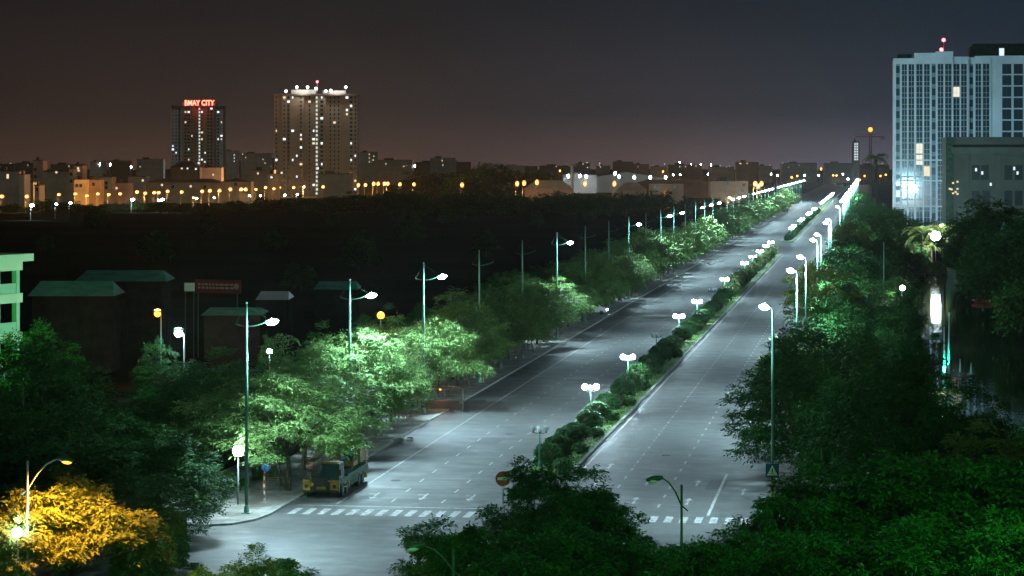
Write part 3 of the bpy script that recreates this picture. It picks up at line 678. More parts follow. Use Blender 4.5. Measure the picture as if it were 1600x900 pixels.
curved_lamp('street_lamp', 43, 116.5, 718, 720, 765, 1, 'orange sodium lamp on curved arm above the golden tree', 92, (1, .37, .06), 14000, M['sodium'])
def post_lamp(name, px, d, py, label, m, col, power, r=.22, base=0, spot=False, cat='lamp', group=None, polem='steel', arm=0, aim=None):
    x, y = at(px, d); z = zat(py, d); t = empty(name, x, y, base, YAW)
    b = MB(); b.tube([(arm, .0, -.1), (arm, .0, z - .05)], [.07, .05], 8)
    if arm: b.tube([(arm, 0, z - .3), (arm * .5, 0, z + r * .8), (0, 0, z + r)], .035, 6)
    b.build('pole', M[polem], t, True)
    b = MB(); b.tube([(0, 0, z - r * 1.15), (0, 0, z - r * .8)], [.05, r * .6], 8) if not arm else b.ball((0, 0, z + r * .8), r, 10, 6, 0, (1.3, .8, .5)); b.build('lamp_fitting', M['dgreen'], t)
    b = MB(); b.ball((0, 0, z), r, 14, 9); b.build('lamp_globe', m, t, True)
    if power:
        if aim: light('SPOT', power, col, (0, r + .4, z), t, .3, R(150 if aim > 100 else 75), .5, (R(aim), 0, 0))
        else: light('POINT', power, col, (0, 0, z + r * 2.3), t, .12)
    return tag(t, label, cat, group)
post_lamp('garden_lamp', 372, 162, 705, 'white globe lamp under the first roadside tree beside the mast pole', M['white'], WHITE, 420, .36)
post_lamp('garden_lamp', 28, 116, 833, 'white globe lamp shining among leaves at the bottom left corner', M['white'], WHITE, 350, .24)
post_lamp('street_lamp', 279, 224, 520, 'white lamp shining beside the small lit tree', M['white'], WHITE, 5500, .38, arm=.5)
post_lamp('street_lamp', 246, 240, 490, 'orange lamp on a post above the small lit tree', M['sodium'], SOD, 5000, .34, arm=.35)
post_lamp('street_lamp', 595, 232, 493, 'orange lamp glowing behind the third roadside tree', M['sodium'], SOD, 1500, .36)
post_lamp('garden_lamp', 648, 232, 583, 'small white lamp half hidden under the third roadside tree', M['white'], WHITE, 150, .2)
post_lamp('garden_lamp', 421, 228, 549, 'white lamp hidden in the small tree behind the first roadside tree', M['white'], WHITE, 250, .26)
post_lamp('flood_lamp', 1428, 640, 295, 'blazing blue-white floodlight on a pole before the pale tower', M['white'], (.36, .78, 1), 52000, .95, cat='flood lamp', aim=112)
post_lamp('flood_lamp', 1462, 512, 369, 'blazing white floodlight among palms at the far pond shore', M['white'], (.95, 1, .96), 26000, 1.05, cat='flood lamp')
post_lamp('garden_lamp', 1410, 300, 450, 'small warm white lamp in the park trees left of the pond', M['whitefar'], (1, .93, .8), 3500, .3)
post_lamp('garden_lamp', 1474, 169, 648, 'lamp shining through leaves of the round tree before the pond', M['white'], (1, .97, .8), 1300, .2)
post_lamp('street_lamp', 1386, 640, 336, 'small dark double-headed lamp on a thin pole in the park', M['glassoff'], None, 0, .3)
x, y = at(1381, 330); t = empty('flag_pole', x, y); b = MB(); b.tube([(0, 0, 0), (0, 0, zat(378, 330))], [.09, .06], 8); b.build('pole', M['green'], t, True); tag(t, 'tall bare green pole rising from the dark park trees', 'pole')
# orange glow of the stall behind the third tree row
x, y = at(688, 225); t = empty('market_stall', x, y, 0, YAW); b = MB(); b.prism([(-2.2, -1), (2.2, -1), (2.2, 1), (-2.2, 1)], 2.1, 2.16); b.build('roof', M['brown'], t)
for sx in (-2.1, 2.1):
    for sy in (-.9, .9): b = MB(); b.tube([(sx, sy, 0), (sx, sy, 2.1)], .04, 6); b.build('leg', M['stake'], t)
b = MB(); b.box(-1.8, .2, 0, 1.8, .7, .9); b.build('counter', M['houseD'], t); b = MB(); b.ball((0, 0, 1.95), .09, 8, 6); b.build('bulb', M['sodium'], t)
light('POINT', 60, (1, .4, .1), (0, -.3, 1.7), t, .1); tag(t, 'small roadside stall lit orange behind the propped trees', 'stall')
# added lamps outside the frame for the greenish light on trees and school
for i, (px, d, py, w, lab) in enumerate(((430, 70, 950, 15000, 'added greenish lamp below the view at the near kerb'), (1830, 96, 520, 7500, 'added greenish lamp right of the view beside the broad trees'), (-60, 175, 600, 52000, 'added greenish lamp left of the view in front of the school'))):
    post_lamp('street_lamp', px, d, py, lab, M['whitefar'], (.22, 1, .3), w, .2, aim=95 if px < 0 else None)

# ------------------------------------------------------------------ road signs
def no_entry(px, d, py):
    x, y = at(px, d); z = zat(py, d); t = empty('road_sign', x, y, 0, YAW)
    b = MB(); b.tube([(0, .06, 0), (0, .06, z + .3)], .04, 8); b.build('pole', M['steel'], t, True)
    b = MB(); b.tube([(0, .02, z), (0, -.01, z)], .42, 28); b.build('sign_disc', M['signred'], t)
    b = MB(); b.box(-.3, -.025, z - .075, .3, -.013, z + .075); b.build('white_bar', M['signwhite'], t)
    return tag(t, 'round red no-entry sign with white bar above the central tree', 'road sign')
no_entry(786, 134, 748)
light('SPOT', 900, (1, .75, .5), at(770, 118) + (9.5,), None, .1, R(22), .5, None) if False else None
def crossing_sign():
    x, y = -6.2, 157.2; t = empty('road_sign', x, y, .13, YAW); z = 3.0
    b = MB(); b.box(-.43, -.03, z - .43, .43, 0, z + .43); b.build('sign_panel', M['signblue'], t)
    b = MB(); b.add([(-.36, -.036, z - .33), (.36, -.036, z - .33), (0, -.036, z + .34)], [(0, 1, 2)]); b.build('white_triangle', M['signwhite'], t)
    b = MB(); q = -.042                                             # the walking figure
    b.tube([(0, q, z + .07), (0, q - .002, z + .07)], .045, 10); b.quad((-.04, q, z + .02), (.05, q, z + .02), (.03, q, z - .12), (-.03, q, z - .12))
    b.quad((-.03, q, z - .12), (.0, q, z - .12), (-.07, q, z - .27), (-.11, q, z - .27)); b.quad((0, q, z - .12), (.03, q, z - .12), (.11, q, z - .27), (.07, q, z - .27))
    b.build('walking_figure', M['black'], t)
    b = MB()
    for i in range(8): b.tube([(0, .05, i * .33), (0, .05, (i + 1) * .33)], .07, 8, i % 2)
    b.tube([(0, .05, 2.64), (0, .05, 3.3)], .06, 8, 0); b.build('striped_post', [M['yellow'], M['black']], t)
    tag(t, 'square pedestrian crossing sign on a striped post at the right kerb', 'road sign')
crossing_sign()
def left_sign():
    x, y = at(413, 163.5); t = empty('road_sign', x, y, .13, YAW)
    b = MB()
    for i in range(10): b.tube([(0, 0, i * .24), (0, 0, (i + 1) * .24)], .05, 8, i % 2)
    b.build('striped_post', [M['signwhite'], M['signred']], t)
    b = MB(); b.tube([(.12, -.07, 2.3), (.12, -.09, 2.3)], .3, 20); b.build('sign_disc', M['signblue'], t)
    tag(t, 'round blue sign on a red and white striped post under the first tree', 'road sign')
left_sign()

# ------------------------------------------------------------------ crane truck at the left kerb
def crane_truck():
    t = empty('crane_truck', -37.15, 162.0, .02); t.scale = (1, .88, 1); Lw = 11.2
    b = MB(); b.box(-1.25, .9, .75, 1.25, Lw, 1.25); b.box(-1.28, 3.1, 1.25, 1.28, Lw - .1, 1.33); b.box(-.45, .5, .55, .45, Lw - .3, .8)
    b.build('chassis', M['dgreen'], t)
    b = MB(); b.box(-1.27, -.02, .42, 1.27, .3, .98); b.box(-.7, -.03, .98, .45, .25, 1.35); b.build('bumper', M['black'], t)
    for x0, x1 in ((.62, 1.27), (-1.27, -.78)):
        b = MB(); b.add([(x0, -.05, .6), (x1, -.05, .55), (x1, -.05, 1.25), (x0 + (.12 if x0 > 0 else 0), -.05, 1.3 if x0 > 0 else 1.05), (x0, -.0, .6), (x1, .0, .55), (x1, .0, 1.25), (x0, 0, 1.3)], [(0, 1, 2, 3), (3, 2, 6, 7), (1, 5, 6, 2), (0, 3, 7, 4)])
        pnl = b.build('corner_panel', M['yellow'], t)
        b = MB(); xm = (x0 + x1) / 2; b.tube([(xm, -.055, .84), (xm, -.085, .84)], .13, 14); b.build('headlight', M['black'], pnl)
    b = MB(); b.box(-.32, -.045, .62, .32, -.035, .8); b.build('number_plate', M['yellow'], t)
    # the low full-face cab on the driver's side; the boom lies beside it
    b = MB(); b.hexa([(-.1, .02, .98), (1.25, .02, .98), (1.25, 2.1, .98), (-.1, 2.1, .98)], [(-.02, .32, 2.35), (1.2, .32, 2.35), (1.2, 2.0, 2.35), (-.02, 2.0, 2.35)])
    cab = b.build('cab', M['black'], t)
    b = MB(); b.hexa([(.02, .085, 1.36), (1.14, .085, 1.36), (1.14, .2, 1.36), (.02, .2, 1.36)], [(.06, .255, 2.2), (1.1, .255, 2.2), (1.1, .4, 2.2), (.06, .4, 2.2)]); b.build('windscreen', M['winglass'], cab)
    b = MB(); b.add([(1.262, .45, 1.4), (1.262, 1.5, 1.4), (1.228, 1.45, 2.15), (1.228, .5, 2.15)], [(0, 1, 2, 3)]); b.build('side_window', M['winglass'], cab)
    b = MB(); b.box(.1, .3, 2.35, 1.1, 1.3, 2.47); b.build('roof_rack', M['yellow'], cab)
    b = MB(); b.box(.42, .06, 1.02, .98, .075, 1.22); b.build('grille', M['steel'], cab)
    for x in (-.16, 1.32):
        b = MB(); b.tube([(x, .1, 2.1), (x, -.12, 2.02)], .02, 5); b.box(x - .1, -.16, 1.6, x + .1, -.1, 2.0); b.build('mirror', M['black'], cab)
    b = MB(); b.box(-1.22, .25, 1.25, -.15, 2.4, 1.62); b.box(-1.1, .5, 1.62, -.3, 2.2, 1.72); b.build('engine_cover', M['black'], t)
    for y in (1.5, 2.9, 7.6, 8.95):
        for x in (-1.08, 1.08):
            b = MB(); b.wheel((x, y, .5), .5, .36); w = b.build('wheel', M['rubber'], t)
            b = MB(); s = 1 if x > 0 else -1; b.tube([(x + s * .14, y, .5), (x + s * .2, y, .5)], [.28, .22], 14); b.build('rim', M['dgreen'], w)
    for y in (3.75, 10.3):
        for x in (-1.24, 1.0): 
            b = MB(); b.box(x, y, .5, x + .24, y + .5, 1.15); b.tube([(x + .12, y + .25, .3), (x + .12, y + .25, .55)], .14, 8); b.build('outrigger', M['yellow'], t)
    b = MB()
    for y in np.arange(4.4, 7.0, .45): b.box(1.15, y, .45, 1.27, y + .3, 1.1)
    b.build('side_guard', M['dgreen'], t)
    for z in (.55, .85): b = MB(); b.box(1.12, 2.1, z, 1.28, 2.7, z + .06); b.build('side_step', M['steel'], t)
    b = MB(); b.tube([(0, 6.6, 1.3), (0, 6.6, 1.62)], .95, 20); b.build('turntable', M['black'], t)
    b = MB(); b.box(-1.15, 8.2, 1.62, 1.2, 10.19, 2.75); b.box(-1.2, 10.2, 1.5, 1.22, 11.3, 2.5); b.build('counterweight', M['ochre'], t)
    b = MB(); b.hexa([(.25, 5.6, 1.62), (1.2, 5.6, 1.62), (1.2, 7.3, 1.62), (.25, 7.3, 1.62)], [(.3, 6.0, 3.05), (1.15, 6.0, 3.05), (1.15, 7.2, 3.05), (.3, 7.2, 3.05)]); oc = b.build('operator_cab', M['ochre'], t)
    b = MB(); b.hexa([(.32, 5.6, 1.95), (1.13, 5.6, 1.95), (1.13, 5.8, 1.95), (.32, 5.8, 1.95)], [(.36, 5.92, 2.95), (1.09, 5.92, 2.95), (1.09, 6.1, 2.95), (.36, 6.1, 2.95)]); b.add([(1.215, 5.85, 1.95), (1.215, 7.1, 1.95), (1.165, 7.1, 2.95), (1.165, 6.1, 2.95)], [(0, 1, 2, 3)]); b.build('cab_glass', M['winglass'], oc)
    b = MB(); b.hexa([(-.85, .2, 2.2), (-.15, .2, 2.2), (-.1, 9.5, 2.35), (-.9, 9.5, 2.35)], [(-.8, .2, 2.75), (-.2, .2, 2.75), (-.1, 9.5, 3.15), (-.9, 9.5, 3.15)]); bm = b.build('boom', M['brown'], t)
    b = MB(); b.hexa([(-.78, -1.3, 2.25), (-.22, -1.3, 2.25), (-.2, .3, 2.27), (-.8, .3, 2.27)], [(-.78, -1.3, 2.62), (-.22, -1.3, 2.62), (-.2, .3, 2.7), (-.8, .3, 2.7)]); b.wheel((-.5, -1.3, 2.3), .22, .4, 12); b.build('boom_tip', M['brown'], bm)
    b = MB(); b.tube([(-.5, -1.25, 2.1), (-.5, -.9, 1.1)], .02, 5); b.ball((-.5, -.88, 1.05), .16, 8, 6); b.build('hook_block', M['yellow'], bm)
    tag(t, 'yellow and black crane truck parked under the first tree at the left kerb', 'crane truck')
crane_truck()
# small white van standing on the pavement with its lamps shining across the road
def van():
    x, y = at(941, 366); t = empty('parked_van', x - 1.3, y, .13, R(-90))
    # local +y is the van's front, turned towards the road
    b = MB(); pr = [(-2, .35), (2, .35), (2.0, .95), (1.3, 1.1), (.75, 1.8), (-1.9, 1.85), (-2, 1.4)]
    n = len(pr); b.add([(-.8, p, q) for p, q in pr] + [(.8, p, q) for p, q in pr], [tuple(range(n)), tuple(range(n, 2 * n))[::-1]] + [(i, n + i, n + (i + 1) % n, (i + 1) % n) for i in range(n)]); body = b.build('body', M['signwhite'], t)
    b = MB(); b.quad((-.72, 1.28, 1.15), (.72, 1.28, 1.15), (.68, .8, 1.78), (-.68, .8, 1.78)); b.build('windscreen', M['winglass'], body)
    for sx in (-.805, .805): b = MB(); b.quad((sx, -1.6, 1.15), (sx, .9, 1.15), (sx, .6, 1.7), (sx, -1.6, 1.7)); b.build('side_window', M['winglass'], body)
    for sx in (-.7, .7):
        for sy in (-1.2, 1.25): b = MB(); b.wheel((sx, sy, .32), .32, .2, 14); b.build('wheel', M['rubber'], t)
    for sx in (-.6, .6):
        b = MB(); b.ball((sx, 2.0, .75), .12, 10, 6, 0, (1, .4, .8)); b.build('headlight', M['white'], t)
        light('SPOT', 42000, (.8, .93, 1), (sx, 2.16, .75), t, .05, R(14), .8, (R(86), 0, 0))
    tag(t, 'white van on the left pavement shining its headlights across the road', 'van')
van()
# roadside rubbish and broken kerb slabs
rnd = random.Random(77)
for i, (px, py, lab) in enumerate(((268, 818, 'pale rubbish heap beside the dirt verge hedge'), (285, 890, 'pale broken slab lying on the dirt verge'), (622, 690, 'broken kerb stones on the left pavement edge'))):
    d = gd(py); x, y = at(px, d); b = MB()
    for k in range(9):
        a, q = rnd.uniform(-.8, .8), rnd.uniform(-.6, .6); s = rnd.uniform(.12, .35); b.box(a, q, .0, a + s * 1.6, q + s, s * .6 * (k % 3 + 1) * .6)
    tag(b.build('rubble', M['kerb'], None, False, (x, y, .13 if i == 2 else .02)), lab, 'rubble')

# ------------------------------------------------------------------ left school, sheds, billboard
def school():
    d = 226; x, y = at(29, d); t = empty('school_building', x, y, 0, YAW + R(64)); W = 22; fl = 3.62
    b = MB(); b.box(-W, 2.2, 0, -.1, 12, 13.8); b.build('wall', M['schoolshade'], t)  # dark colour puts the shade of the open galleries into this wall
    b = MB(); b.box(-W - .4, -1.0, 13.85, 1.0, 13, 14.55); b.build('roof', M['schooltrim'], t)
    for k in range(4):
        z = k * fl; 
        b = MB(); b.box(-W, -.25, z + 2.75 if k < 3 else 13.0, .3, 2.19, z + 3.62 if k < 3 else 13.84); b.build('floor_beam', M['schooltrim'], t)
        if k: b = MB(); b.box(-W, -.12, z + .03, -.02, .05, z + .95); b.build('balustrade', M['school'], t)
        for i in range(5):
            xx = -.55 - i * 2.9
            b = MB(); b.box(xx, -.18, z, xx + .5, .34, z + 2.74 if k < 3 else 12.98); b.build('column', M['school'], t)
        for i in range(3):
            xx = -2.6 - i * 2.9; b = MB(); b.box(xx, 2.12, z + .9, xx + 1.3, 2.185, z + 2.4); b.build('window', M['wincool'] if (k, i) in ((1, 0), (0, 1)) else M['winglass'], t)
    tag(t, 'four-storey green school block with open galleries at the left edge', 'building')
school()
def shed(px0, px1, top, eave, d, roofm, label, slope=.0, wall='shed'):
    x, y = at((px0 + px1) / 2, d); w = size(px1 - px0, d); zt, ze = zat(top, d), zat(eave, d); t = empty('shed', x, y, 0, YAW)
    dp = max(6, w * .45)
    b = MB(); b.box(-w * .46, 0, 0, w * .46, dp, ze); b.build('wall', M[wall], t)
    b = MB(); h = max(zt - ze, .25); o = dp * .5
    v = [(-w / 2, -.8, ze), (w / 2, -.8, ze), (w * .42, o, ze + h), (-w * .42, o, ze + h), (w / 2, dp + .8, ze), (-w / 2, dp + .8, ze)]
    b.add(v, [(0, 1, 2, 3), (3, 2, 4, 5), (1, 4, 2), (0, 3, 5), (0, 5, 4, 1)]); b.build('roof', M[roofm], t)
    tag(t, label, 'shed')
shed(45, 180, 441, 462, 265, 'tealroof', 'low shed with teal sheet roof behind the school')
shed(118, 262, 424, 439, 300, 'tealroof', 'larger teal-roofed shed behind the low one')
shed(315, 410, 483, 492, 258, 'tealroof', 'thin flat-roofed shelter left of the first mast lamp')
shed(490, 560, 441, 452, 330, 'tealroof', 'faint far shed right of the second mast lamp')
shed(400, 452, 457, 468, 300, 'silver', 'small broken pale roof right of the billboard')
shed(590, 740, 520, 528, 262, 'tile', 'dark shed behind the third roadside tree', wall='houseD')
def billboard():
    d = 285; x, y = at(340, d); t = empty('billboard', x, y, 0, YAW - R(25)); w = 6.4; z0, z1 = zat(458, d), zat(437, d)
    b = MB(); b.box(-w / 2, 0, z0, w / 2, .12, z1); b.build('board', mat('board_red', (.09, .02, .018), .7, spec=.1), t)
    b = MB(); rnd = random.Random(4)
    for r_, zz in enumerate((z0 + .9, z0 + .5)):
        xx = -w / 2 + .5
        while xx < w / 2 - 1.4: q = rnd.uniform(.25, .6); b.box(xx, -.012, zz, xx + q, -.002, zz + .22); xx += q + .16
    b.tube([(w / 2 - .6, -.004, z0 + .85), (w / 2 - .6, -.014, z0 + .85)], .35, 16); b.build('lettering', mat('faded_white', (.2, .19, .18), .7, spec=.1), t)
    for xx in (-w / 2 + .4, w / 2 - .6): b = MB(); b.tube([(xx, .16, 0), (xx, .16, z1)], .08, 6); b.build('leg', M['dgreen'], t)
    tag(t, 'long dark red billboard with pale lettering in the dark field', 'billboard')
    x, y = at(296, d); t = empty('notice_board', x, y, 0, YAW); z0, z1 = zat(455, d), zat(442, d)
    b = MB(); b.box(-.6, 0, z0, .6, .08, z1); b.build('board', mat('pale_board', (.4, .45, .43), .6), t)
    for xx in (-.5, .5): b = MB(); b.tube([(xx, .12, 0), (xx, .12, z1)], .04, 6); b.build('leg', M['dgreen'], t)
    tag(t, 'small pale notice board left of the red billboard', 'sign board')
billboard()
d = 205; x, y = at(190, d); b = MB(); b.box(-5, 0, 0, 5, .22, 2.1); o = b.build('yard_wall', M['dirt'], None, False, (x, y, 0)); o.rotation_euler = (0, 0, YAW); tag(o, 'ochre yard wall lit orange between the dark trees', 'wall')
x, y = at(160, 196); t = empty('yard_lamp', x, y); b = MB(); b.tube([(0, 0, 0), (0, 0, 3.2)], .05, 6); b.build('pole', M['steel'], t); b = MB(); b.ball((0, 0, 3.25), .07, 8, 6); b.build('bulb', M['glassoff'], t); tag(t, 'thin unlit yard lamp before the ochre wall', 'lamp')

# ------------------------------------------------------------------ the big buildings at the right
def right_tower():
    d = 693; x, y = at(1396, d); t = empty('apartment_tower', x, y, 0, 0); u = d / F
    X = lambda p: (p - 1396) * u
    Z = lambda p: zat(p, d)
    top = Z(88)
    prof = [(1396, 1428, 1.0, 91), (1428, 1461, 0, 83), (1461, 1488, .0, 81), (1488, 1513, 1.0, 89), (1513, 1521, 2.2, 90), (1521, 1820, .8, 88)]
    for a, b_, off, tp in prof:
        b = MB(); b.box(X(a) + .004, off, 0, X(b_) - .004, 26, Z(tp) - .5); wl = b.build('wall', M['twall'], t)
        b = MB(); b.box(X(a) + .004, off - .45, Z(tp) - .5, X(b_) - .004, 26.2, Z(tp)); b.build('cornice', M['twall'], wl)
    # slim ribs between the bays run the full height
    for p in (1408, 1418, 1430, 1442, 1453, 1463, 1474, 1487, 1499, 1510, 1521, 1532, 1545):
        off = next(o for a, b_, o, tp in prof if a <= p <= b_); b = MB(); b.box(X(p) - .22, off - .4, 0, X(p) + .22, off - .003, Z(92)); b.build('rib', M['twall'], t)
    for p in (250, 282, 322): 
        b = MB(); b.box(X(1396), -.55, Z(p) - .25, X(1562), -.41, Z(p) + .15); b.build('string_course', M['twall'], t)
    cols = [(1403, 6), (1413, 8.6), (1424, 9.2), (1436, 9.6), (1447.5, 8.6), (1458, 6), (1468.5, 8.6), (1480.5, 9.6), (1493, 9.6), (1504.5, 8.6), (1516, 6), (1526.5, 8.6), (1538.5, 9.6)]
    wing = [(1570, 14), (1587.5, 14), (1605, 14), (1622, 14)]
    litw = {(1493, 2): 'winbright', (1436, 7): 'winbright', (1436, 8): 'winbright', (1447.5, 9): 'winwarm', (1480.5, 7): 'wincool', (1480.5, 9): 'winwarm', (1480.5, 8): 'winwarm', (1480.5, 13): 'winwarm', (1403, 11): 'wincool'}
    rest = MB(); nk = 0
    for p, w in cols:                                             # darker spandrel strips join the windows of a bay
        off = next(o for a, b_, o, tp in prof if a <= p < b_); b = MB(); b.box(X(p) - w * u / 2, off - .03, 1, X(p) + w * u / 2, off - .004, Z(100)); b.build('spandrel_strip', M['spandrel'], t)
    for r_ in range(15):
        zc = Z(108.5 + 17.65 * r_)
        for p, w in cols + (wing if r_ < 8 else []):
            off = next(o for a, b_, o, tp in prof if a <= p < b_); hw = w * u / 2; big = w == 14; hh = 1.42 if w > 6 else 1.0
            lit = litw.get((p, r_))
            tgt = MB() if (lit or (nk < 100 and r_ < 8)) else rest
            dd = off - .08
            tgt.box(X(p) - hw, dd, zc - hh, X(p) + hw, dd + .04, zc + hh)
            # window bars and the balcony half of the bay stand a little proud of the glass
            if not big and w > 6: tgt.box(X(p) - .04, dd - .06, zc - hh, X(p) + .04, dd - .002, zc + hh, 1); tgt.box(X(p) - hw, dd - .05, zc - .3, X(p) + hw, dd - .003, zc - .22, 1)
            if big: tgt.box(X(p) - .05, dd - .05, zc - hh, X(p) + .05, dd - .003, zc + hh, 2)
            if tgt is not rest: nk += 1; tgt.build('window', [M[lit] if lit else M['winglass'], M['twall'], M['dgreen']], t)
    o = rest.build('window', [M['winglass'], M['twall'], M['dgreen']], t); o['kind'] = 'stuff'
    b = MB(); b.box(X(1515), 6, top, X(1830), 22, Z(72)); b.box(X(1519), 8, Z(72), X(1600), 20, Z(67)); b.box(X(1402), 3, Z(92), X(1424), 20, Z(84)); b.build('roof_plant_room', M['net'], t)
    b = MB(); b.box(X(1560), 5.9, Z(87), X(1567.5), 5.95, Z(75)); b.build('lit_doorway', M['wincool'], t)
    for px_, py_ in ((1474, 62), (1470.5, 77)):
        b = MB(); b.tube([(X(px_), 4, Z(83)), (X(px_), 4, Z(py_))], .12, 6); mst = b.build('mast', M['steel'], t); b = MB(); b.ball((X(px_), 4, Z(py_)), .5, 10, 6); b.build('beacon', M['red'], mst)
    tag(t, 'pale high-rise apartment tower with red roof beacons at the right edge', 'building')
right_tower()
def mid_building():
    d = 555; x, y = at(1478, d); t = empty('office_block', x, y, 0, 0); u = d / F; X = lambda p: (p - 1478) * u; Z = lambda p: zat(p, d)
    b = MB(); b.box(X(1490), .8, 0, X(1760), 30, Z(236)); b.build('wall', M['mid'], t)
    b = MB(); b.box(X(1478), .3, 0, X(1490) - .01, 30, Z(214)); b.build('netted_stair', M['net'], t)
    b = MB(); b.box(X(1487), -.2, Z(240), X(1762), 30.5, Z(230)); b.box(X(1490), 1.5, Z(230), X(1760), 30, Z(214)); b.build('roof', M['mid'], t)
    for p in (1508, 1556, 1604): b = MB(); b.box(X(p) - .9, .45, 0, X(p) + .9, .79, Z(241)); b.build('pilaster', M['mid'], t)
    for p in (292, 324): b = MB(); b.box(X(1490.5), .5, Z(p) - .25, X(1760), .78, Z(p) + .25); b.build('string_course', M['mid'], t)
    rnd = random.Random(5)
    for p, q, w in ((1524, 268, 12), (1538, 268, 12), (1574, 268, 12), (1590, 268, 12), (1524, 308, 12), (1540, 308, 12), (1574, 308, 12), (1590, 308, 12)):
        b = MB(); b.box(X(p - w / 2), .72, Z(q + 13), X(p + w / 2), .79, Z(q - 10)); b.build('window', M['winglass'], t)
    for p, q in ((1512, 264), (1524.5, 265), (1534, 270), (1583, 263), (1588, 270), (1547, 288)):
        b = MB(); b.box(X(p) - .22, .6, Z(q) - .4, X(p) + .22, .71, Z(q) + .35); b.build('lit_window', M['wincool'], t)
    for p, q in ((1489, 286), (1496, 284), (1496, 295), (1487, 296), (1493, 300), (1489, 302), (1484, 295), (1496, 303)):
        b = MB(); b.box(X(p) - .22, -.02 if p < 1490 else .55, Z(q) - .2, X(p) + .22, .2 if p < 1490 else .7, Z(q) + .2); b.build('lit_window', M['winwarm'], t)
    tag(t, 'dark grey office block with netted stair in front of the pale tower', 'building')
mid_building()
# turquoise fountain jets and the red boat on the pond
def fountain():
    x, y = at(1500, 262); t = empty('fountain', x, y, .0); fm = glow('turquoise_light', (.03, 1, .62), 1.6); jm = mat('water_spray', (.5, .8, .72), .3)
    b = MB(); b.tube([(0, 0, 0), (0, 0, .18)], 1.6, 20); b.build('basin', M['kerb'], t)
    for i, (dx, h) in enumerate(((-1.7, 5.2), (-1.15, 6.8), (0, 1.8), (1.2, 1.4))):
        b = MB(); rnd = random.Random(i)
        b.tube([(dx, 0, .1), (dx + rnd.uniform(-.05, .05), 0, h * .5), (dx, 0, h)], [.2, .1, .03], 8); j = b.build('water_jet', jm, t, True)
        b = MB(); b.tube([(dx, 0, .05), (dx, 0, .12)], .2, 8); b.build('jet_lamp', fm, j)
        light('SPOT', 3000 if h > 3 else 350, (.03, 1, .6), (dx, -.35, .12), t, .06, R(50), .5, (R(174), 0, 0))
    tag(t, 'turquoise-lit fountain jets standing in the pond', 'fountain')
fountain()
def boat():
    x, y = at(1541, 398); t = empty('rowing_boat', x, y, .03, R(10)); b = MB(); b.tube([(-2.4, 0, .5), (-1.6, 0, .28), (0, 0, .22), (1.6, 0, .28), (2.4, 0, .5)], [.05, .45, .6, .45, .05], 10); b.build('hull', mat('boat_red', (.3, .04, .03), .5), t, True)
    b = MB(); b.box(-.5, -.5, .72, -.2, .5, .78); b.box(.5, -.5, .72, .8, .5, .78); b.build('seat', M['stake'], t); tag(t, 'dull red boat moored under dark trees on the pond', 'boat')
boat()
cp = [palm('coconut_palm', 27 + i, 6.5, 4.2, 15, .2) for i in range(2)]
for i, (px, d, s, lab) in enumerate(((1440, 508, 1.25, 'left of the floodlight'), (1456, 522, .8, 'right behind the floodlight'), (1476, 508, 1.3, 'right of the floodlight, with the brightest fronds'), (1428, 505, .85, 'furthest along the shore from the floodlight'))):
    x, y = at(px, d); place(cp[i % 2], x, y, 0, i * 1.9, s, 'coconut palm on the far pond shore ' + lab, 'palm', 'coconut palms at the pond')
x, y = at(1369, 900); tp = palm('fan_palm', 41, zat(248, 900), 6.5, 22, .45); place(tp, x, y, 0, 0, 1, 'tall dark palm standing alone against the sky beside the tower', 'palm')
gs = [bush('shore_shrub', M['street'], 501 + i, 1.8, 2.2, 1400, .35) for i in range(1)]
for i, px in enumerate((1424, 1432, 1440, 1448, 1456, 1464)):
    x, y = at(px, 497); place(gs[0], x, y, 0, i, (1.0, 1.0, 1 + .15 * (i % 2)), f'bright green shore shrub, {nth(i + 1)} from the left under the pond floodlight', 'shrub', 'shrubs on the far pond shore')
DK = [(1538, 470, 345), (1562, 440, 330), (1545, 425, 318), (1572, 415, 335), (1600, 405, 340), (1560, 372, 372), (1595, 360, 360), (1618, 340, 395), (1535, 410, 400), (1512, 492, 395), (1605, 300, 430), (1400, 560, 330), (1380, 600, 320), (1360, 560, 335), (1345, 640, 325), (1425, 600, 345), (1452, 560, 345), (1384, 470, 372)]
for i, (px, d, top) in enumerate(DK):
    x, y = at(px, d); s = zat(top, d) / 9.6
    place(roundFar[i % 3], x, y, 0, i, (s * 1.0, s * 1.0, s), f'dark tree {"on the shaded right shore of the pond" if px > 1490 else "between the avenue and the pale tower"}, {nth(i + 1 if px > 1490 and i < 11 else i - 10)} going back'.replace(', zeroth going back', ''), 'tree', 'dark trees round the pond')
x, y = at(1569, 405); t = empty('parasol', x, y, 0); b = MB(); b.tube([(0, 0, 0), (0, 0, zat(346, 405))], .08, 6); b.build('pole', M['steel'], t); b = MB(); b.tube([(0, 0, zat(368, 405)), (0, 0, zat(346, 405))], [1.0, .06], 8); b.build('canopy', M['tealroof'], t); tag(t, 'folded teal parasol among the dark trees at the right', 'parasol')

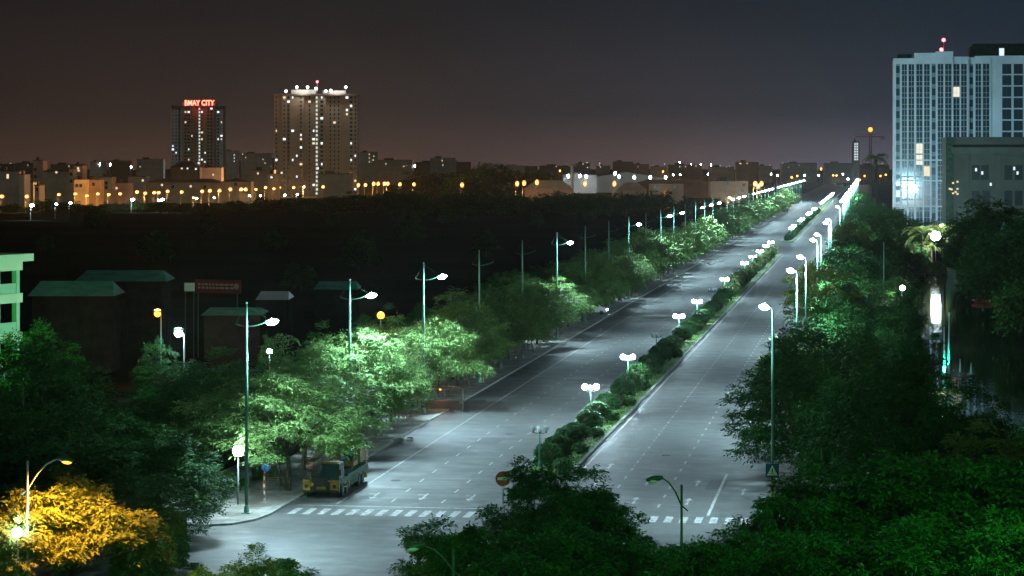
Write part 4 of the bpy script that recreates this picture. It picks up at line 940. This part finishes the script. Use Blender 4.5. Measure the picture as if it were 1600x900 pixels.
# ------------------------------------------------------------------ the far town
def far_tower(name, px0, px1, top, bot, d, nfl, bays, label, stair, lit, seed, mats, sign=None):
    x, y = at(px0, d); u = d / F; W = (px1 - px0) * u; zt = zat(top, d); t = empty(name, x, y, 0, YAW); rnd = random.Random(seed)
    fh = zt / nfl; xs = [W * q for q in bays]
    for i in range(len(xs) - 1):
        off = [2.5, 0, 1.6, 0, 2.2][i % 5]
        b = MB(); b.box(xs[i] + .01, off, 0, xs[i + 1] - .01, 24, zt); b.build('wall', M[mats[i % len(mats)]], t)
    b = MB(); b.box(-.4, -.6, zt, W + .4, 24.5, zt + 1.2); b.build('roof', M['roofshade'], t)
    b = MB(); b.box(W * .2, 6, zt + 1.2, W * .5, 18, zt + 4.2); b.box(W * .58, 6, zt + 1.2, W * .85, 18, zt + 3.6); b.build('roof_plant_room', M['houseC'], t)
    dark = MB(); n = 0; ncol = int(W / 2.9)
    for c in range(ncol):
        xc = W * (c + .5) / ncol
        i = max(k for k in range(len(xs) - 1) if xs[k] <= xc); off = [2.5, 0, 1.6, 0, 2.2][i % 5]
        if min(abs(xc - q) for q in xs[1:-1]) < 1.1: continue
        kind = rnd.choice((0, 0, 1, 1, 2, 3))
        if kind == 2: q = MB(); q.box(xc - .9, off - .05, fh, xc + .9, off - .01, zt - 1.5); q.build('recess_shade', M['roofshade'], t)  # flat dark strip standing in for the shade of a recessed bay
        for f in range(1, nfl):
            z = fh * (f + .5); on = rnd.random() < lit
            if kind == 3 and not on: continue
            b = MB() if on else dark
            ww = rnd.choice((.45, .7, .95)) if on else (.5, .95, .7, .6)[kind]
            b.box(xc - ww, off - .1, z - .75, xc + ww, off - .02, z + .75)
            if on and n < 98: n += 1; b.build('window', M[rnd.choice(('farcool', 'farcool', 'farwarm'))], t)
    o = dark.build('window', M['winglass'], t); o['kind'] = 'stuff'
    xc = W * stair; i = max(k for k in range(len(xs) - 1) if xs[k] <= xc); off = [2.5, 0, 1.6, 0, 2.2][i % 5]
    for f in range(nfl): b = MB(); b.box(xc - .65, off - .2, fh * f + .5, xc + .65, off - .1, fh * f + fh * .72); b.build('stair_window', M['farstair'], t)
    for q in sign or []: q(t, W, zt, u)
    tag(t, label, 'building'); return t
M['farcool'] = glow('far_window_cool', (.8, .93, 1), 1.5); M['farwarm'] = glow('far_window_warm', (1, .75, .5), 1.0); M['farstair'] = glow('far_stair_light', (.85, 1, .85), .75)
def roof_text(t, W, zt, u):
    cu = bpy.data.curves.new('roof_lettering', 'FONT'); cu.body = 'BMAY CITY'; cu.size = 5.8; cu.extrude = .3; cu.offset = .12; cu.align_x = 'CENTER'
    o = bpy.data.objects.new('roof_lettering', cu); C.objects.link(o); o.parent = t; o.location = (W * .55, -.5, zt + 1.4); o.rotation_euler = (R(90), 0, 0); o.scale = (.92, 1.15, 1); cu.materials.append(M['neon'])
    dg = bpy.context.evaluated_depsgraph_get(); me = bpy.data.meshes.new_from_object(o.evaluated_get(dg)); q = bpy.data.objects.new('roof_lettering', me); C.objects.link(q)
    q.parent = t; q.location = o.location; q.rotation_euler = o.rotation_euler; q.scale = o.scale; bpy.data.objects.remove(o); q.name = 'roof_lettering'
    light('POINT', 1800, (1, .05, .05), (W * .55, -6, zt + 3), t, 1)
def roof_lamps(t, W, zt, u):
    for q, h in ((.14, 3), (.27, 6), (.4, 6), (.5, 5), (.62, 3.2), (.68, 3.6), (.86, 6)):
        b = MB(); b.tube([(W * q, 3, zt + 1), (W * q, 3, zt + h)], .15, 5); m_ = b.build('lamp_mast', M['steel'], t); b = MB(); b.ball((W * q, 3, zt + h), 1.0, 8, 6); b.build('lamp_bulb', M['farcool2'], m_)
    b = MB(); b.tube([(W * .51, 8, zt + 3), (W * .51, 8, zt + 10)], .2, 5); m_ = b.build('mast', M['steel'], t); b = MB(); b.ball((W * .51, 8, zt + 10), .8, 8, 6); b.build('beacon', M['red'], m_)
    light('POINT', 9000, (1, .95, .85), (W * .35, -2, zt + 5), t, 1); light('POINT', 9000, (1, .95, .85), (W * .75, -2, zt + 5), t, 1)
M['farcool2'] = glow('roof_lamp_glow', (.95, 1, .95), 6)
far_tower('apartment_tower', 267, 348, 167, 264, 2200, 24, (0, .22, .45, .68, .84, 1), 'distant tan apartment tower with red neon lettering on its roof', .545, .075, 21, ('twall', 'twall2', 'twall2', 'twall2', 'twall'), [roof_text])
far_tower('apartment_tower', 428, 558, 149, 286, 1727, 24, (0, .09, .36, .5, .62, .82, 1), 'distant wide apartment tower with floodlit roof and lit stair strip', .515, .085, 22, ('twall2', 'twall2', 'twall2'), [roof_lamps])

WN = {'w': 'winwarm', 'c': 'wincool'}
def house(px0, px1, top, d, wall, label, roof='flat', eave=None, wins=(), dep=14, cat='house', name='town_house', balcony=False, roofm='tile'):
    x, y = at(px0, d); u = d / F; W = (px1 - px0) * u; zt = zat(top, d); t = empty(name, x, y, 0, YAW); ze = zat(eave, d) if eave else zt
    b = MB(); b.box(0, 0, 0, W, dep, ze); b.build('wall', M[wall], t)
    b = MB()
    if roof == 'flat': b.box(-.25, -.3, ze, W + .25, dep + .2, ze + .35); b.box(W * .2, 3, ze + .35, W * .45, 7, ze + 2.2)
    elif roof == 'gable': b.add([(-.4, -.6, ze), (W + .4, -.6, ze), (W + .4, dep + .6, ze), (-.4, dep + .6, ze), (W / 2, -.6, zt), (W / 2, dep + .6, zt)], [(0, 1, 4), (3, 5, 2), (0, 4, 5, 3), (1, 2, 5, 4), (0, 3, 2, 1)])
    elif roof == 'hip': b.add([(-.5, -.8, ze), (W + .5, -.8, ze), (W + .5, dep + .8, ze), (-.5, dep + .8, ze), (min(6, W * .3), dep / 2, zt), (W - min(6, W * .3), dep / 2, zt)], [(0, 1, 5, 4), (1, 2, 5), (2, 3, 4, 5), (3, 0, 4), (0, 3, 2, 1)])
    b.build('roof', M[roofm], t)
    if balcony:
        z = 3.4
        while z < ze - 2: b = MB(); b.box(W * .55, -1.1, z, W + .1, -.01, z + .18); b.box(W * .55, -1.1, z + .18, W + .1, -1.02, z + 1.0); b.build('balcony', M['houseA'], t); z += 3.5
    for px, py, k in wins:
        b = MB(); X = (px - px0) * u; Z = zat(py, d); s = .55 if k in 'wc' else .8; b.box(X - s, -.06, Z - s * 1.1, X + s, -.01, Z + s * 1.1); b.build('window', M[WN.get(k, 'winglass')], t)
    return tag(t, label, cat)
D1 = 1330
house(-12, 30, 268, 1180, 'houseB', 'pink-grey town house at the far left edge of the town', wins=[(12, 274, 'w'), (12, 277, 'w')])
house(30, 38, 273, 1150, 'houseA', 'narrow balconied town house beside the far left pink one', balcony=True)
house(38, 52, 285, 1250, 'houseC', 'low grey house in the gap right of the balconied one')
house(54, 61, 290, 1170, 'houseA', 'small orange-lit house front behind the third town lamp', wins=[(57, 296, 'd')])
house(52, 67, 251, 1420, 'houseB', 'tall brown block behind the large warm house wall', wins=[(55, 265, 'd'), (55, 276, 'd')])
house(66, 108, 263, 1380, 'houseA', 'large warm-lit house wall with dark roof at the left of town', roof='hip', eave=268, wins=[(88, 269, 'w')])
house(108, 115, 264, 1360, 'houseA', 'slim cream stair tower beside the large warm house', wins=[(111, 272, 'd'), (111, 283, 'd')])
house(115, 129, 259, 1370, 'houseB', 'tall narrow house with two lit windows near the third lamp', balcony=True, wins=[(122, 263, 'w'), (123, 267, 'w')])
house(116, 134, 281, 1300, 'houseA', 'small arcaded house lit orange below the narrow one', wins=[(120, 290, 'd'), (126, 290, 'd')])
house(134, 156, 281, 1310, 'houseB', 'pinkish low house with parapet, left of the grey gap block', wins=[(146, 288, 'd')])
house(156, 175, 277, 1340, 'houseC', 'grey block right of the pinkish low house', wins=[(166, 286, 'd'), (166, 293, 'd')])
house(175, 202, 286, 1350, 'houseB', 'low pink house with a lit door before the long hall', wins=[(182, 294, 'w')])
house(200, 228, 276, 1390, 'houseC', 'two-storey grey house at the left end of the long hall', wins=[(223, 282, 'w')])
house(228, 346, 279, 1400, 'houseA', 'long low hall with hipped roof lit orange from the street', roof='hip', eave=285, wins=[(253, 289, 'w'), (298, 291, 'w'), (270, 292, 'd'), (320, 292, 'd')], name='town_hall', cat='hall')
house(346, 392, 278, 1370, 'houseA', 'gabled wing at the right end of the long hall', roof='gable', eave=284, wins=[(368, 288, 'd')], name='town_hall', cat='hall')
house(266, 312, 252, 1600, 'houseD', 'dark pagoda-roofed building below the neon tower', roof='hip', eave=262, wins=[(284, 263, 'w'), (293, 263, 'c'), (306, 264, 'c')])
house(312, 346, 262, 1650, 'houseB', 'orange-brown block below the right side of the neon tower', wins=[(320, 253, 'w'), (333, 273, 'w')])
house(392, 428, 266, 1600, 'houseB', 'cluster house with warm windows left of the wide tower', wins=[(403, 271, 'w'), (421, 275, 'w')])
house(418, 434, 272, 1500, 'houseA', 'cream small house under the left edge of the wide tower', wins=[(424, 277, 'c'), (440, 270, 'c')])
house(497, 548, 272, 1600, 'houseA', 'orange-lit podium at the foot of the wide tower', name='podium', cat='building')
house(560, 590, 238, 2800, 'houseC', 'far block with lit window dots right of the wide tower', wins=[(577, 241, 'w'), (577, 247, 'w'), (577, 253, 'w'), (584, 244, 'w'), (583, 250, 'c')], name='apartment_block', cat='building')
house(350, 372, 236, 2900, 'houseC', 'far block with a dotted lit stair between the two towers', wins=[(366, 242, 'c'), (366, 247, 'c'), (366, 252, 'c')], name='apartment_block', cat='building')
house(376, 424, 240, 2900, 'houseC', 'far long block with a few lights between the two towers', wins=[(379, 241, 'w'), (384, 246, 'w'), (411, 249, 'w'), (414, 255, 'w')], name='apartment_block', cat='building')
house(590, 645, 250, 2600, 'houseB', 'low far block with a few lights right of the wide tower', wins=[(603, 256, 'w'), (631, 260, 'w')], name='apartment_block', cat='building')
house(672, 712, 247, 2500, 'houseC', 'grey far block behind the lone orange lamp', wins=[(691, 251, 'w'), (692, 258, 'w')], name='apartment_block', cat='building')
house(758, 820, 259, 2100, 'houseC', 'low far hall with pale roof edge behind dark trees', roofm='silver', name='warehouse', cat='warehouse')
house(920, 1040, 269, 1900, 'silver', 'white-lit warehouse with low gabled front behind the dark trees', roof='gable', eave=279, roofm='silver', name='warehouse', cat='warehouse', dep=30)
house(880, 932, 274, 1850, 'silver', 'white-lit low shed left of the gabled warehouse', roofm='silver', name='warehouse', cat='warehouse', dep=20)
house(820, 895, 282, 1350, 'houseA', 'orange-lit sloping shed roof behind the dark trees', roof='hip', eave=296, roofm='houseA', name='warehouse', cat='warehouse')
house(965, 1010, 285, 1400, 'houseA', 'dim orange sloping roof left of the small orange house', roof='hip', eave=298, roofm='houseB', name='warehouse', cat='warehouse')
house(1016, 1068, 287, 1340, 'houseA', 'orange-lit house with dark windows, smaller of the two by the avenue', wins=[(1021, 292, 'd'), (1027, 292, 'd'), (1027, 297, 'd'), (1054, 293, 'd')])
house(1110, 1169, 283, 1300, 'houseA', 'orange-lit blocky house with dark windows, larger of the two by the avenue', wins=[(1139, 288, 'd'), (1162, 289, 'd'), (1160, 297, 'd')])
house(1000, 1110, 281, 1600, 'houseD', 'long dark roof behind the two orange houses', roof='hip', eave=286, dep=40, name='warehouse', cat='warehouse')
house(1335, 1343, 222, 1900, 'houseC', 'slim distant tower with a lit dotted facade over the vanishing point', wins=[(p, q, 'c') for q in range(225, 252, 4) for p in (1336, 1339.5)], name='office_tower', cat='building')
def crane_tower():
    d = 1700; x, y = at(1360, d); z = zat(207, d); t = empty('tower_crane', x, y, 0, YAW); u = d / F
    b = MB()
    for sx in (-.8, .8):
        for sy in (-.8, .8): b.box(sx - .15, sy - .15, 0, sx + .15, sy + .15, z)
    for k in range(int(z / 3)): b.tube([(-.8, -.8, k * 3), (.8, -.8, k * 3 + 3)], .1, 4); b.tube([(.8, .8, k * 3), (-.8, .8, k * 3 + 3)], .1, 4)
    b.build('mast', M['brown'], t)
    b = MB(); b.box(-24 * u, -.5, z - 3.2, 22 * u, .5, z - 2.7); b.box(-24 * u, -.15, z - 1.7, 10 * u, .15, z - 1.4); b.build('jib', M['brown'], t)
    b = MB(); b.box(16 * u, -.9, z - 5, 22 * u, .9, z - 3.25); b.build('counterweight', M['houseC'], t)
    b = MB(); b.ball((0, 0, z + 2), 1.6, 10, 7); b.build('lamp_bulb', M['sodiumfar'], t); tag(t, 'distant tower crane with one bright amber lamp at its top', 'crane')
    light('POINT', 4000, SOD, (0, -2, z + 4.5), t, 1)
crane_tower()
# low skyline blocks
rnd = random.Random(33); n = 0
px = -20
while px < 1400:
    w = rnd.uniform(18, 60); d = rnd.uniform(2400, 3400)
    if not (250 < px < 360 or 420 < px < 560):
        n += 1; wn = [(px + rnd.uniform(2, w - 2), rnd.uniform(254, 262), rnd.choice('wwc')) for _ in range(rnd.randint(0, 3))]
        house(px, px + w, rnd.uniform(248.5, 257) + (4 if px > 700 else 0), d, rnd.choice(('houseD', 'houseC', 'houseD')), f'low hazy block on the skyline, {nth(n)} from the left', wins=wn, name='skyline_block', cat='building')
    px += w + rnd.uniform(-4, 14)

def town_lamp(m, col, power, r):
    t = empty('street_lamp'); b = MB(); b.tube([(0, 0, 0), (0, 0, 8.8)], [.09, .06], 6); b.tube([(0, 0, 8.7), (.4, -.4, 9.1), (.8, -.8, 9.1)], .06, 5); b.build('pole', M['steel'], t)
    b = MB(); b.ball((.9, -.9, 9.0), r, 10, 7); b.build('lamp_head', m, t, True)  # oversized head, its size stands in for the lamp's glare
    if power: light('POINT', power, col, (.9, -.9 - r, 8.9), t, .4)
    return t
tlO = town_lamp(M['sodiumfar'], (1, .44, .09), 19000, 1.0); tlO2 = town_lamp(M['sodiumfar'], (1, .44, .09), 12000, 1.1); tlG = town_lamp(M['sodiumfar'], (1, .42, .1), 230000, 1.0); tlF = town_lamp(M['sodiumfar'], (1, .55, .22), 130000, 1.0)
tlW = town_lamp(M['whitefar'], (.9, .95, 1), 0, .55); tlWf = town_lamp(M['whitefar'], (.85, .93, 1), 120000, 1.3); tlWp = town_lamp(M['whitefar'], (.9, .97, 1), 7000, .8)
OR = [(136, 306), (170, 304), (188, 303), (227, 302), (284, 300), (316, 299), (343, 298), (428, 295), (505, 292), (625, 288), (1038, 304), (1140, 309), (3, 307), (42, 307), (92, 304), (118, 303), (153, 303), (214, 300), (241, 301), (248, 301), (262, 299), (303, 309), (328, 298), (360, 296), (377, 296), (384, 296), (400, 296), (415, 293), (437, 293), (459, 293), (475, 292), (526, 290), (542, 289), (560, 289), (571, 289), (584, 287), (591, 287), (601, 287), (606, 287), (647, 288), (693, 267), (722, 289), (808, 287), (819, 286), (839, 285), (875, 267), (914, 287), (960, 287), (1036, 268), (1044, 262), (1076, 272), (1082, 272), (1180, 287), (1185, 291), (1190, 287), (1197, 270), (1237, 277), (1246, 275), (1269, 267), (1283, 264), (1302, 274), (1307, 274), (1343, 281), (1351, 275), (1376, 275), (1384, 273)]  # leading entries are added: most thicken the orange band, two unseen light houses
for i, (px, py) in enumerate(sorted(OR)):
    d = F * 14 / (py - HOR) if py < 283 else 1120 if px < 60 else 1285 if px < 400 else 1640 if px in (437, 475, 526, 542) else 1450 if px < 700 else 1255; d = min(d, 3000); d = d if px not in (1038, 1140) else 1262; x, y = at(px, d); z = zat(py, d) - 9
    place(tlG if px in (1038, 1140) else tlF if px in (437, 475, 526, 542) else tlO if py > 283 else tlO2, x - .9, y + .9, 0, 0, (1, 1, max(.4, zat(py, d) / 9)), f'orange street lamp of the far town, {nth(i + 1)} counting from the left edge', 'street lamp', 'orange lamps of the far town')
WL = [(50, 321), (207, 312), (248, 313), (254, 312), (307, 310), (335, 309), (390, 306), (407, 306), (445, 305), (465, 304), (88, 319), (110, 317), (339, 257), (888, 275), (906, 275), (916, 276), (961, 271), (967, 276), (991, 277), (1016, 277), (1040, 277), (1052, 273), (1063, 273), (1106, 272), (1152, 273), (1160, 272), (1205, 272), (1215, 274), (1257, 274), (1279, 274), (1317, 272), (1325, 280), (156, 257), (172, 257), (205, 261), (240, 255), (648, 259), (1062, 255), (1080, 258), (1095, 258), (1111, 258)]
for i, (px, py) in enumerate(sorted(WL)):
    d = 1820 if 880 < px < 1045 else F * (17 if py > 300 else 12) / max(py - HOR, 12); d = min(d, 2600); x, y = at(px, d); z = zat(py, d)
    place(tlWf if px == 339 else tlWp if 880 < px < 1045 or py > 308 and i % 3 == 0 else tlW, x - .9, y + .9, 0, 0, (1, 1, max(.3, z / 9)), f'small white street lamp of the far town, {nth(i + 1)} in order from the left', 'street lamp', 'white lamps of the far town')
x, y = at(894, 1700); t = empty('water_tower', x, y, 0); b = MB(); b.tube([(0, 0, 0), (0, 0, zat(260, 1700))], 1.0, 8); b.build('leg', M['signwhite'], t); b = MB(); b.tube([(0, 0, zat(260, 1700)), (0, 0, zat(257, 1700))], [2.0, 4.2], 12); b.build('tank', M['signwhite'], t); tag(t, 'white T-shaped water tower beside the far warehouses', 'water tower')
# dark trees between the field and the town
rnd = random.Random(44); n = 0
farT = [tree('field_tree', M['dense'], 141 + i, 4.6, 5.6, 3.4, 50, 16, 5, 1.0, .8, .42, .15, .9, 1.6, .25, flat=.8) for i in range(3)]
def tl(px, d, top, wide=1.):
    global n
    n += 1; x, y = at(px, d); s = max(.25, zat(top, d) / 9.6)
    place(farT[n % 3], x, y, 0, n * 1.3, (s * wide, s * wide, s), f'dark field tree before the far town, {nth(n)} planted from the left', 'tree', 'dark trees before the far town')
px = -10
while px < 640: tl(px, rnd.uniform(1080, 1180), (rnd.uniform(316, 325) - (5 if 60 < px < 120 or 180 < px < 260 else 0)) - max(0, px - 300) * .068, 1.6); px += rnd.uniform(11, 19)
for a, b_, top in ((640, 690, 266), (690, 745, 272), (735, 800, 258), (790, 850, 262), (850, 930, 300)):
    for k in range(3): tl(a + (b_ - a) * (k + .5) / 3, rnd.uniform(1450, 1600) if top < 290 else 1150, top + rnd.uniform(-2, 6), 1.2)
px = 610
while px < 1230: tl(px, rnd.uniform(980, 1120), rnd.uniform(296, 306) + (10 if 1040 < px else 0), 1.05); px += rnd.uniform(14, 26)
# scattered trees out in the dark field
for i, (px, d) in enumerate(((70, 620), (150, 820), (240, 560), (330, 760), (430, 640), (470, 430), (520, 880), (560, 520), (640, 700), (700, 900), (760, 600), (840, 860))):
    x, y = at(px, d); place(farT[i % 3], x, y, 0, i, .5 + .07 * (i * 5 % 6), f'lone dark tree out in the unlit field, {nth(i + 1)} from the left', 'tree', 'lone trees in the dark field')

# ------------------------------------------------------------------ haze
def haze():
    m = bpy.data.materials.new('night_haze'); m.use_nodes = True; nt = m.node_tree; nt.nodes.remove(nt.nodes['Principled BSDF'])
    v = nt.nodes.new('ShaderNodeVolumePrincipled'); v.inputs['Color'].default_value = (.9, .93, .97, 1); v.inputs['Density'].default_value = .00002
    v.inputs['Anisotropy'].default_value = .8
    nt.links.new(v.outputs[0], nt.nodes['Material Output'].inputs['Volume']); m.cycles.homogeneous_volume = True
    b = MB(); b.box(-2500, -250, -2, 1500, 3700, 105); tag(b.build('haze', m), kind='stuff')
haze()
# prototypes that were never placed do not belong to the place
for r_ in [o for o in C.objects if o.parent is None and o.type == 'EMPTY' and 'category' not in o]:
    for ch in list(r_.children_recursive) + [r_]: bpy.data.objects.remove(ch)
